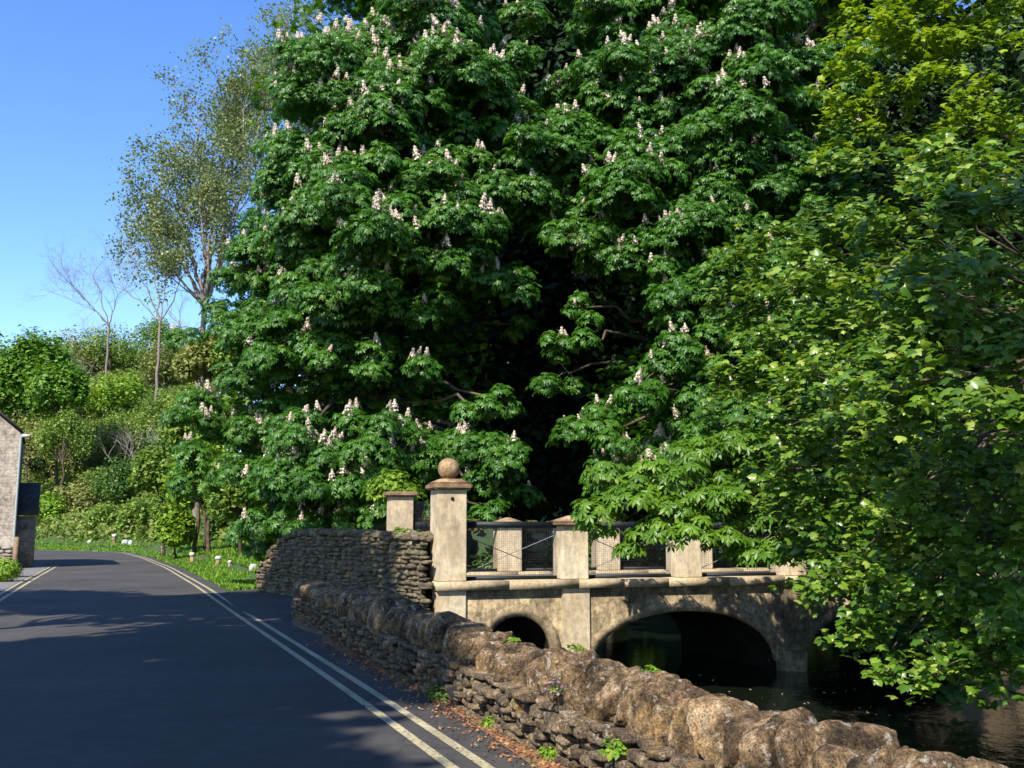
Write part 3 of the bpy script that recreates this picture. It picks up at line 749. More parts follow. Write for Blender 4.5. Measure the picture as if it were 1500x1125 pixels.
CR = [
 (1000,-70,28,2.0,.6,.2),(1120,-60,28,2.0,.6,.2),(900,-20,28,1.3,.6,.1),(1230,-40,28,1.5,.6,.1),
 (930,70,27,1.3,.55,.3),(1000,60,26.6,1.4,.55,.4),(1075,60,26.4,1.4,.5,.45),(1150,75,26.6,1.3,.5,.35),(1210,80,27,1.1,.5,.1),
 (890,140,27,1.1,.55,.2),(950,140,26.4,1.2,.5,.25),(1030,140,26,1.3,.5,.4),(1110,145,26,1.2,.5,.3),(1180,160,26.4,1.1,.5,.2),
 (850,200,27,.9,.5,.15),(905,230,26.4,1.1,.5,.25),(980,220,25.8,1.3,.5,.3),(1060,225,25.6,1.2,.5,.2),(1140,235,26,1.2,.5,.1),(1210,240,26.4,1.,.5,.1),
 (860,280,26.6,.9,.5,.1),(920,300,26,1.1,.5,.15),(1000,300,25.5,1.2,.5,.15),(1080,310,25.5,1.2,.5,.1),(1160,310,26,1.1,.5,.1),
 (870,350,26.5,.7,.5,.1),(900,385,25.8,.9,.5,.4),(970,375,25.3,1.,.5,.25),(1040,390,25.3,.9,.5,.2),(1110,390,25.6,.9,.5,.05),
 (840,450,26,.55,.5,.2),(850,490,26,.5,.6,.1),(985,440,25.2,.7,.5,.2),(1070,470,25.2,.7,.5,.1),
 (840,540,25.8,.6,.5,.15),(935,550,25,.8,.5,.4),(1000,530,24.8,.9,.5,.3),(1070,530,24.8,.8,.5,.2),(960,600,24.8,.8,.5,.1),
 (850,600,25.4,.7,.6,.4),(880,640,25,.8,.6,.2),(1000,600,24.5,.9,.5,.2),(1050,640,24.2,.9,.5,.1),(870,690,25,.7,.6,.1),(940,670,24.4,.9,.5,.4),(1010,690,24,.9,.5,.15),(1100,600,24.5,.9,.6,.1),(1110,480,25,.9,.6,.1),
]
IR = [(1040,120,29.5,4.4,2.,4.2,2400),(1020,360,29,3.4,1.8,3.4,1900),(1010,600,27.8,3.,1.8,2.4,1500),(1150,350,29,3,2,4.5,1800),(1180,650,27,3,1.6,3,1500)]
chestnut('broad horse chestnut with pink white spikes right of the dark gap', np.array([6.2, 30, .2]), CR, 'chestnut', IR, 1050, hub=np.array([5.8, 29.8, 6.]))

# ------------------------------------------------------------------ near branches over the river
def sprays(lv, wood, hub, clumps, leaf, nl, width, dens, spread=80, flat=.45):
    for (px, py, Y, r) in clumps:
        if leaf < .118 and px > 1230 and 180 < py < 620: Y -= 2.6 * min(1, (px - 1230) / 120); r *= .9
        c = at(px, py, Y)
        Pb = limb(wood, hub + RNG.normal(size=3) * .4, c, .05, .009, .05, 10, 5, .04)
        n = int(dens * r * r)
        # leaves sit on layered twigs that run outwards from the clump's centre
        nt_ = max(4, int(9 * r)); dirs = unit(np.c_[RNG.normal(size=(nt_, 2)), RNG.normal(size=nt_) * .35 - .05] + np.array([-.25, -.3, 0]))
        for d in dirs:
            o = c + RNG.normal(size=3) * np.array([r, r, r * flat]) * .45; L = r * RNG.uniform(.6, 1.1)
            tw_ = o + d * L * np.linspace(0, 1, 5)[:, None] - np.array([0, 0, 1.]) * (np.linspace(0, 1, 5) ** 2)[:, None] * L * .25
            tube(wood, tw_, np.linspace(.01, .003, 5), 3)
            k = max(3, n // nt_); t = RNG.random(k) ** .7
            pos = o + d * (t * L)[:, None] - np.array([0, 0, 1.]) * (t ** 2 * L * .25)[:, None] + RNG.normal(size=(k, 3)) * np.array([.13, .13, .09]) * r ** .3
            palmate(lv, pos, RNG.normal(size=(k, 3)) * .38 + np.array([-.1, -.25, 1.]), d + RNG.normal(size=(k, 3)) * .8 - np.array([0, 0, .3]), leaf * RNG.uniform(.7, 1.25, k), nl, spread, width, .3)
def leafy_tree(label, base, hub, clumps, mat, leaf, nl, width, dens, spread=80, bark='bark', name='broadleaf_tree', flat=.45, tr=(.35, .16)):
    root = tag(empty(name, tuple(base)), label, 'tree'); wood = MB(); lv = MB(); hub = np.array(hub)
    limb(wood, base, hub, tr[0], tr[1], 0, 9, 10, .02)
    sprays(lv, wood, hub, clumps, leaf, nl, width, dens, spread, flat)
    wood.build('trunk', M[bark], root, smooth=True); lv.build('crown', M[mat], root); return root
SY = [(1190,790,15.4,.5),(1230,860,14.8,.45),(1270,900,14,.4),(1180,850,15.6,.35),(1200,720,15.4,.6),(1250,930,14,.25),(1180,380,15,.9),(1130,345,15,.6),(1240,330,14.5,.8),(1320,300,14,.9),(1400,320,13.5,.9),(1470,290,13.5,.8),(1290,240,15,.7),(1380,220,15,.7),(1480,220,14.5,.8),
 (1150,420,15,.7),(1100,430,15.4,.55),(1220,440,14.4,.9),(1300,410,13.8,.9),(1380,410,13.2,.9),(1460,400,12.8,.9),(1200,500,14.4,.9),(1280,500,13.6,.9),(1370,500,13,.9),(1460,490,12.2,.9),
 (1100,550,15,.5),(1060,570,15.2,.35),(1140,540,14.8,.55),(1230,580,14,.8),(1320,590,13.4,.8),(1410,600,12.8,.8),(1490,580,12,.8),
 (1190,640,14.4,.7),(1270,670,14,.8),(1360,680,13.4,.8),(1450,690,12.6,.8),(1150,690,14.8,.6),(1400,650,12.2,.4),(1350,730,12,.4),
 (1200,740,14.4,.6),(1300,760,13.8,.7),(1390,780,13,.8),(1480,790,12.4,.8),(1260,790,13.6,.5),(1240,830,13,.35),(1290,840,13,.5),
 (1350,870,12.6,.7),(1440,880,12,.8),(1330,930,12.2,.5),(1400,950,11.8,.6),(1480,960,11.5,.6),(1300,960,12.4,.3),(1340,990,12,.25),(1400,1000,11.8,.3),(1490,860,11.8,.7),
 (1545,500,12,1.),(1550,700,12,1.),(1550,900,11.5,1.),(1560,300,13,1.1)]
leafy_tree('leafy sycamore leaning over the river at the right', (11.6, 15.5, .2), (9.4, 15.2, 3.6), SY, 'sycamore', .1, 5, .3, 640, 85, name='sycamore_tree')
# chestnut bough in front of the parapet, its own tree rooted on the right bank
FB = [(900,700,17.2,.5),(940,725,16.8,.55),(880,745,16.9,.4),(1000,700,17,.55),(1050,730,16.6,.6),(960,780,16.6,.42),(1020,780,16.4,.45),(1100,700,17,.55),(1110,760,16.8,.55),(870,770,17,.28),(920,800,16.8,.25),(1150,740,16.8,.5),
      (1080,650,17.2,.6),(1020,660,17.4,.5),(1160,670,17.2,.6),(1160,800,16.4,.45),(1090,810,16.6,.35),(1220,760,16.6,.6),(960,690,17.2,.5),(1060,785,16.4,.36),(1120,805,16.3,.36),(1010,760,16.6,.36),(1175,800,16.2,.4),(1140,770,16.4,.4),(985,745,16.6,.4),(1200,720,16.6,.5)]
def bough_tree():
    base = np.array([10.2, 18.4, .1]); root = tag(empty('chestnut_tree', tuple(base)), 'young chestnut whose light green bough hangs in front of the bridge parapet', 'tree')
    wood, lv = MB(), MB(); hub = np.array([9.6, 18., 4.2]); limb(wood, base, hub, .2, .12, 0, 8, 8, .02)
    main = [at(1260, 620, 17.4), at(1150, 700, 17.2), at(1040, 725, 17)]
    tube(wood, [hub, *main, at(930, 735, 17)], [.09, .06, .045, .03, .012], 6)
    for (px, py, Y, r) in FB:
        c = at(px, py, Y); st = main[int(np.argmin([np.linalg.norm(c - m) for m in main]))]
        limb(wood, st, c, .022, .008, .05, 6, 4, .05)
        n = int(75 * r * r) + 3; v = sphere_pts(n, -.4); q = c + v * RNG.uniform(.5, 1.05, (len(v), 1)) * np.array([r, r, r * .6])
        rosettes(lv, q, unit(v * .5 + np.array([0, -.15, 1.])), .17, 6, 6, .2, .1)
    wood.build('trunk', M['bark'], root, smooth=True); lv.build('crown', M['chestnut2'], root)
bough_tree()
MP = [(1330,30,20,1.2),(1400,60,19.5,1.1),(1280,70,20,.9),(1380,110,19.5,.8),(1440,30,20,1.),(1320,-40,20,1.4),(1430,-50,20,1.3),
 (1250,110,20.5,.7),(1230,160,20.5,.7),(1270,190,20.2,.8),(1230,220,20.5,.6),(1290,150,20.2,.6),(1430,150,19,.7),(1460,190,19,.6),(1480,120,19,.5),(1350,200,20,.5),(1390,180,20,.6)]
leafy_tree('yellow green maple spreading flat layers in the top right corner', (14.2, 22, .5), (12.2, 21.6, 9.), MP, 'maple', .12, 5, .32, 480, 90, name='maple_tree', flat=.25)
BK = [(1230,300,22,1.2),(1300,420,21,1.5),(1200,460,22,1.3),(1350,250,21,1.3),(1450,250,20,1.5),(1400,400,19,1.5),(1500,420,18,1.5),(1250,600,20.5,1.5),(1180,560,22,1.2),(1350,620,19,1.5),(1480,620,17.5,1.5),(1230,730,21,1.2),(1330,780,19.6,1.3),(1450,800,17.5,1.5),(1400,900,17,1.3),(1500,930,16,1.4),(1300,860,19,.9),(1500,60,22,1.6),(1500,160,21,1.5),(1180,700,22.5,1.),(1130,640,22.6,.9)]
leafy_tree('dark green lime tree behind the sycamore on the right bank', (12.4, 21.5, .3), (10.6, 20.5, 5.), BK, 'darkshrub', .15, 5, .34, 230, 90, name='lime_tree')

# ------------------------------------------------------------------ dark wood behind
def dome_tree(label, base, c, R, mat, n, leaf, name='woodland_tree', bark='bark', group=None, lumps=14, sq=1., cat='tree', part='crown', wd_=.6):
    root = tag(empty(name, tuple(base)), label, cat, group); wood = MB(); lv = MB(); c = np.array(c, float); R = np.array(R, float)
    P = limb(wood, base, c + np.array([0, 0, R[2] * .3]), max(.05, R[0] * .07), .03, 0, 9, 8, .02)
    lc = unit(RNG.normal(size=(lumps, 3))); lc[:, 2] = np.abs(lc[:, 2]) * .9 - .25
    lr = RNG.uniform(.34, .52, lumps)
    for k in range(lumps):
        q = c + lc[k] * R * .66; rr = R * lr[k]
        limb(wood, P[5], q, max(.02, R[0] * .02), .012, .05, 6, 5, .05)
        m_ = n // lumps; v = unit(RNG.normal(size=(m_, 3))); rad2 = (1 - np.abs(RNG.normal(size=(m_, 1))) * .28)
        rad2 = rad2 * (1 + .3 * vnoise(v * 2.4 + k * 3.1, k)[:, None])
        pos = q + v * rr * rad2
        simple(lv, pos, v * .6 + RNG.normal(size=(m_, 3)) * .5 + np.array([0, -.1, .7]), leaf * RNG.uniform(.6, 1.3, m_), wd_)
    wood.build('trunk' if part == 'crown' else 'stem', M[bark], root, smooth=True)
    lv.build(part, M[mat], root); return root
dk = [(-1.5,33,4,(3.6,2.5,5.5),'low shade-coloured tree filling the foot of the gap'),(2.6,34.5,4.5,(3.4,2.5,6),'low shade-coloured tree in the middle of the river gap'),(6.5,33,4.5,(3.5,2.5,6),'low shade-coloured tree behind the skirt of the right-hand chestnut'),(12.5,29,4.5,(4,3,6),'low shade-coloured tree behind the bridge end'),(-5.2,35,5,(3.4,2.5,6),'low shade-coloured tree behind the left-hand chestnut'),(4,40,24,(8,4,8),'dark treetop above the frame behind both chestnuts'),(.5,38,19,(4.5,3,7),'dark treetop showing in the notch at the top of the gap'),(13,37,24,(6,4,8),'dark treetop above the maple'),(-1.5,37,10,(4.5,3,9),'dense dark tree straight behind the gap between the chestnuts'),(3.5,36,11,(4.5,3,10),'tall shade-coloured tree filling the left half of the gap'),
      (8.5,39,13,(5.5,4,12),'shade-coloured tree behind the right-hand chestnut'),(14.5,36,13,(6,4,12),'shade-coloured tree behind the maple'),(20,32,12,(6,4,12),'shade-coloured tree at the right edge of the wood'),(3,42,17,(7,4,8),'highest dark treetop above the gap'),(-5,40,12,(4,3,8),'dark tree half hidden by the left-hand chestnut'),(21,27,15,(7,4,11),'tall shade-coloured tree filling the top right corner'),(17,25,8,(4,3,8),'dark tree behind the lime at the right edge')]
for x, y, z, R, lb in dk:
    dome_tree(lb, (x, y, hz(x, y) - .2), (x, y, z), R, 'gap_shade', 11000, .45, group=None, lumps=26, name='dark_wood_tree')
# low dark undergrowth on the banks beyond the bridge
ub = [((-.3,26.5),1.3,'dark shrub on the left bank behind the far parapet'),((3,31),1.6,'dark shrub in the river gap behind the bridge'),((6,27.5),1.7,'dark shrub behind the second mesh panel'),((9.,26.),1.8,'dark shrub at the far end of the bridge deck'),((12.,24.5),2.,'dark shrub behind the leafy bridge end'),((1.2,28.),1.2,'dark shrub low in the gap behind the crossed rods')]
for (x, y), r, lb in ub:
    zz = max(hz(x, y), -1.0); dome_tree(lb, (x, y, zz), (x, y, zz + r * .95), (r, r * .8, r * 1.1), 'darkshrub', 3500, .2, name='dark_shrub', lumps=10, cat='shrub', part='foliage')

# ------------------------------------------------------------------ hillside on the left
def bush(px, py, r, mat, label, leaf=.3, n=3400, sqz=1.1, Y=None, lum=12, name='hillside_shrub'):
    g = hit(px, py + r * .0) if Y is None else None
    if Y is not None: c0 = at(px, py, Y); g = np.array([c0[0], Y, hz(c0[0], Y)])
    R = r * 1.2 * g[1] / F     # pixel radius to metres
    c = g + np.array([0, 0, R * .55])
    return dome_tree(label, tuple(g - np.array([0, 0, .2])), c, (R, R * .9, R * sqz), mat, n, leaf, name=name, lumps=lum, cat='shrub' if name.endswith('shrub') else 'tree', part='foliage' if name.endswith('shrub') else 'crown')
HB = [
 (130,500,45,'olive','olive tinted thicket on the skyline below the bare tree','hillside_shrub'),
 (190,475,40,'olive','brownish budding thicket under the bare branches','hillside_shrub'),
 (250,480,42,'olive','yellow olive thicket at the foot of the aspen','hillside_shrub'),
 (310,480,42,'mid','green bush on the skyline touching the chestnut','hillside_shrub'),
 (225,515,36,'mid','rounded green bush below the budding thicket','hillside_shrub'),
 (160,540,44,'mid','grey green bush in the middle of the slope','hillside_shrub'),
 (100,545,44,'olive','russet twiggy bush right of the bright trees','hillside_shrub'),
 (40,575,50,'olive','pale twiggy bush above the cottage roof','hillside_shrub'),
 (300,545,44,'bright','lime green bush left of the chestnut edge','hillside_shrub'),
 (240,565,44,'olive','straw green bush around the leaning trunk','hillside_shrub'),
 (170,600,44,'bright','bright green bush halfway down the slope','hillside_shrub'),
 (110,615,44,'olive','dull olive bush above the outbuilding','hillside_shrub'),
 (60,640,42,'darkshrub','dark bush next to the cottage eave','hillside_shrub'),
 (310,610,42,'bright','sunlit bush behind the lowest chestnut flowers','hillside_shrub'),
 (245,630,42,'mid','leafy bush under the leaning trunk','hillside_shrub'),
 (190,660,44,'mid','spreading green bush in the centre of the slope','hillside_shrub'),
 (130,680,42,'olive','brown green bush beyond the outbuilding roof','hillside_shrub'),
 (75,700,38,'olive','yellowish bush right of the cottage wall','hillside_shrub'),
 (290,680,44,'bright','yellow green bush by the chestnut skirt','hillside_shrub'),
 (235,705,42,'darkshrub','deep green bush above the verge stones','hillside_shrub'),
 (170,730,40,'darkshrub','dark hollow bush above the white verge stone','hillside_shrub'),
 (110,745,36,'olive','low straw coloured bush by the far bend','hillside_shrub'),
 (70,760,26,'bright','low green bush behind the outbuilding','hillside_shrub'),
 (300,740,38,'bright','fresh lime bush overhanging the verge','hillside_shrub'),
 (255,760,32,'mid','low green bush at the back of the verge','hillside_shrub'),
 (205,768,26,'mid','low leafy bush behind the pair of white blocks','hillside_shrub'),
 (335,780,30,'darkshrub','shaded bush between verge and chestnut','hillside_shrub'),
 (150,772,20,'mid','small bush beside the rounded white stone','hillside_shrub'),
]
def screen_tree(px, py, Y, r, mat, label, n=4600, leaf=.26, sq=1.3):
    c = at(px, py + 14, Y); R_ = r * Y / F; b_ = (c[0] + .3, Y + .3, hz(c[0], Y) - .2)
    dome_tree(label, b_, c, (R_, R_ * .8, R_ * sq), mat, n, leaf, name='thicket_tree', lumps=16)
for q in [(92, 628, 90, 44, 'mid', 'green thicket tree under the smaller bright tree'), (40, 640, 92, 46, 'olive', 'pale thicket tree rising behind the cottage roof'), (25, 545, 100, 80, 'limegreen', 'large bright green tree at the left edge of the skyline', 20000, .5, 1.35), (85, 560, 96, 46, 'limegreen', 'smaller bright green tree beside the left edge tree', 9000, .45, 1.35), (300, 700, 47, 62, 'bright', 'lime green thicket tree right above the verge posts'), (345, 720, 45, 50, 'mid', 'leafy thicket tree touching the chestnut skirt'),
          (285, 610, 50, 52, 'mid', 'green thicket tree below the aspen'), (335, 610, 49, 52, 'bright', 'bright thicket tree behind the lowest flowers on the chestnut edge'),
          (300, 520, 52, 44, 'olive', 'olive thicket tree around the foot of the aspen'), (345, 500, 52, 46, 'mid', 'green thicket tree filling the notch between aspen and chestnut'),
          (250, 760, 50, 34, 'bright', 'low lime thicket tree at the back of the verge'), (235, 680, 54, 42, 'mid', 'mid green thicket tree left of the lime one')]:
    screen_tree(*q)
for px, py, r, mt, lb, nm in HB:
    bush(px, py + r * .25, r * 1.0, mt, lb, leaf=.3 if py > 600 else .4, n=3800, name=nm)
# undergrowth carpet on the slope and under the trees
def carpet():
    n = 110000; px = RNG.uniform(-60, 420, n); Yv = RNG.uniform(30, 150, n); X = (px - CX) / F * Yv
    P = np.c_[X, Yv]; d = sdist(P, offset(RLs, .5)); m = d > 4.2; P = P[m]; z = height(P)
    mb = MB(); k = len(P); simple(mb, np.c_[P, z + RNG.random(k) * .9], RNG.normal(size=(k, 3)) * .6 + np.array([0, -.3, .8]), RNG.uniform(.25, .55, k), .6)
    tag(mb.build('undergrowth', M['olive2']), 'tangled low undergrowth covering the slope behind the verge', 'undergrowth', kind='stuff')
carpet()
def grass():
    n = 120000; px = RNG.uniform(20, 400, n); Yv = 20 + RNG.random(n) ** 1.6 * 62; X = (px - CX) / F * Yv
    P = np.c_[X, Yv]; d = sdist(P, offset(RLs, .42)); m = (d > .05) & (d < 6.5)
    a, dd, nn, L, _ = tw; rel = P - a[:2]; m &= (rel @ dd[:2] < .0) | (rel @ nn[:2] < -.3)
    pa = gnd(318, 866)[:2]; pb = gnd(395, 861)[:2]; e = (pb - pa); m &= ((P - pa) @ np.array([-e[1], e[0]]) > 0)
    P = P[m]; k = len(P); z = height(P)
    h = RNG.uniform(.05, .15, k) * (1 + .6 * fbm(np.c_[P, 0 * z], 2, 4)); a = RNG.uniform(0, 6.28, k); w = .035 + P[:, 1] * .0006
    sx, sy = np.cos(a) * w, np.sin(a) * w; lx, ly = RNG.normal(size=k) * .07, RNG.normal(size=k) * .07
    V = np.stack([np.c_[P[:, 0] - sx, P[:, 1] - sy, z - .02], np.c_[P[:, 0] + sx, P[:, 1] + sy, z - .02], np.c_[P[:, 0] + lx, P[:, 1] + ly, z + h]], 1)
    mb = MB(); mb.add(V.reshape(-1, 3), np.arange(3 * k).reshape(-1, 3), np.repeat(RNG.random(k), 3))
    tag(mb.build('grass', M['grass']), 'bright green grass on the roadside verge', 'grass', kind='stuff')
grass()
# sheets of verge grass soil edge handled by ground

# sparse aspen and bare trees on the skyline
def grow(mb, p, d, L, r, depth, tips, spread=.5, up=.15, droop=0):
    n = 5; pts = [p]; q = p.copy(); dd = d.copy()
    for k in range(n):
        dd = unit(dd + RNG.normal(size=3) * .13 + np.array([0, 0, up * .25])); q = q + dd * L / n; pts.append(q.copy())
    tube(mb, pts, np.linspace(r, r * .62, n + 1), 6 if r > .05 else 3)
    if depth == 0: tips.append(q); return
    for k in range(3 if depth < 4 else 2):
        j = 5 if k == 0 else int(RNG.integers(2, 5))
        nd_ = unit(dd + RNG.normal(size=3) * spread * np.array([1, .8, .8]) + np.array([0, 0, up]))
        grow(mb, pts[j], nd_, L * RNG.uniform(.66, .86), r * .6, depth - 1, tips, spread, up)
YB = 0
def sparse(label, px0, py0, targets, Y, mat, leafn, leaf, depth=3, bark='twig', name='aspen_tree', r0=.2, clump=.9, L0=2.6):
    Y = min(120., hit(px0, py0 + 45)[1]) if Y < 0 else Y; L0 = L0 * max(1, Y / 62); g = at(px0, py0, Y); g[2] = min(g[2], hz(g[0], Y) + 2); base = np.array([g[0], Y, hz(g[0], Y) - .3])
    root = tag(empty(name, tuple(base)), label, 'tree'); wood, lv = MB(), MB(); tips = []
    fork = at(px0, py0, Y)
    limb(wood, base, fork, r0, r0 * .7, 0, 8, 8, .015)
    for tx, ty in targets:
        e = at(tx, ty, Y + RNG.uniform(-2, 2)); L = np.linalg.norm(e - fork)
        P = limb(wood, fork, fork + (e - fork) * .8, r0 * .45, .04, .04, 10, 6, .03)
        dirn = unit(e - fork)
        for j in (4, 5, 6, 7, 8, 9, 9):
            grow(wood, P[j], unit(dirn + RNG.normal(size=3) * .45), L0 * RNG.uniform(.5, .9), .03, depth, tips, .45, .1)
    tips = np.array(tips)
    if leafn:
        k = RNG.integers(0, len(tips), leafn); pos = tips[k] + RNG.normal(size=(leafn, 3)) * clump * .45
        simple(lv, pos, RNG.normal(size=(leafn, 3)), leaf * RNG.uniform(.6, 1.3, leafn), .75)
        lv.build('crown', M[mat], root)
    wood.build('trunk', M[bark], root, smooth=True)
YA = max(56., min(75., hit(300, 590)[1]))

sparse('tall sparse silvery aspen against the blue sky left of the chestnut', 300, 450, [(235,200),(215,270),(290,130),(340,90),(380,60),(430,50),(330,200),(260,300),(390,180),(300,250),(360,280),(240,340),(255,410),(330,370),(210,360)], YA, 'aspen', 33000, .22, depth=2, r0=.3)
sparse('second thin aspen close behind the chestnut crown', 380, 300, [(400,60),(440,40),(470,20),(420,120),(370,150),(350,220)], YA + 4, 'aspen', 17000, .22, depth=2, r0=.22)
sparse('bare grey tree with fanned twigs on the skyline', 235, 470, [(150,400),(180,350),(215,330),(250,350),(290,370)], -1, "aspen", 0, .2, depth=5, name='bare_tree', r0=.22, L0=1.9)
sparse('lowest bare tree reaching left over the skyline thicket', 160, 480, [(90,400),(110,425),(130,385),(175,420)], -1, "aspen", 0, .2, depth=4, name='bare_tree', r0=.18, L0=1.7)
for px, py, R_, lb in ((45, 600, 3.2, 'grey leafless bush above the cottage roof'), (90, 655, 2.6, 'grey leafless bush right of the cottage eave'), (150, 500, 4.5, 'brown leafless bush on the skyline'), (210, 660, 3., 'tangle of bare grey stems halfway down the slope'), (110, 560, 4., 'leafless bush left of the bright green bush'), (270, 500, 4., 'bare twiggy bush beside the aspen foot')):
    g = hit(px, py + 20); o = tag(empty('bare_shrub', tuple(g)), lb, 'shrub'); wd3, tips = MB(), []
    g = g + np.array([0, -1.5, 0])
    for k in range(9): grow(wd3, g + RNG.normal(size=3) * np.array([.8, .5, 0]), unit(np.array([RNG.normal() * .6, RNG.normal() * .3, 1.])), R_ * .62, .035, 3, tips, .55, .1)
    wd3.build('stem', M['twig_pale'], o)
# leaning pale trunks on the slope
for (a, b, lb) in (((302, 655), (262, 470), 'pale leaning trunk standing in the straw green bushes'),):
    q0 = hit(a[0], a[1]); A_, B_ = at(a[0], a[1] - 30, q0[1]), at(b[0], b[1], q0[1] + 2); A0 = q0 - np.array([-.3, 0, .5])
    root = tag(empty('dead_tree', tuple(A0)), lb, 'tree'); wd2 = MB(); tips = []
    tube(wd2, [A0, A_, (A_ + B_) / 2 + np.array([.2, 0, 0]), B_], [.24, .22, .16, .08], 8)
    for k in range(6): grow(wd2, (A_ + B_) / 2 + (B_ - A_) * RNG.uniform(-.1, .5), unit(np.array([RNG.normal() * .8, 0, 1.])), 1.6, .05, 3, tips, .5, .1)
    wd2.build('trunk', M['bark_pale'], root, smooth=True)

# ------------------------------------------------------------------ verge stones
def bollard(px, py, w, h, label, kind='post'):
    g = hit(px, py, 24, 90); o = tag(empty('boundary_stone', tuple(g)), label, 'stone', 'pale stones along the grass verge')
    s = g[1] / F; mb = MB()
    W, Hh = w * s, h * s
    if kind == 'post':
        stone(mb, g + EZ * Hh * .3, (W * .62, W * .62, Hh * .8), (1, 0, 0), sub=3, k=3.5, amp=.12, seed=int(px)); mb.build('shaft', M['lichen_cap'], o, smooth=True)
        mb = MB(); stone(mb, g + EZ * Hh * .8, (W * .85, W * .85, Hh * .36), (1, 0, 0), sub=3, k=2.4, amp=.12, seed=int(px) + 1); mb.build('white_head', M['white'], o, smooth=True)
    else:
        stone(mb, g + EZ * Hh * .4, (W, W * .7, Hh), (1, .1, 0), sub=3, k=3.2, amp=.14, seed=int(px)); mb.build('block', M['yellowish'] if kind == 'ochre' else M['white'], o, smooth=True)
bollard(167, 797, 8, 15, 'rounded white stone on the verge near the far bend')
bollard(183, 798, 9, 8, 'left white block of the pair lying on the verge', 'block')
bollard(191, 799, 7, 8, 'right white block of the pair lying on the verge', 'block')
bollard(131, 796, 6, 5, 'smallest white stone farthest along the verge', 'block')
bollard(239, 812, 8, 13, 'white topped stone alone between the blocks and the posts')
bollard(281, 826, 9, 17, 'taller pale post with white top on the verge')
bollard(319, 833, 10, 18, 'largest white topped post on the verge')
bollard(336, 834, 7, 13, 'grey topped short post next to the largest post')
bollard(371, 838, 11, 11, 'round whitish stone in the grass beside the wall end', 'block')
bollard(383, 838, 7, 16, 'ochre painted stone touching the pale wall end', 'ochre')

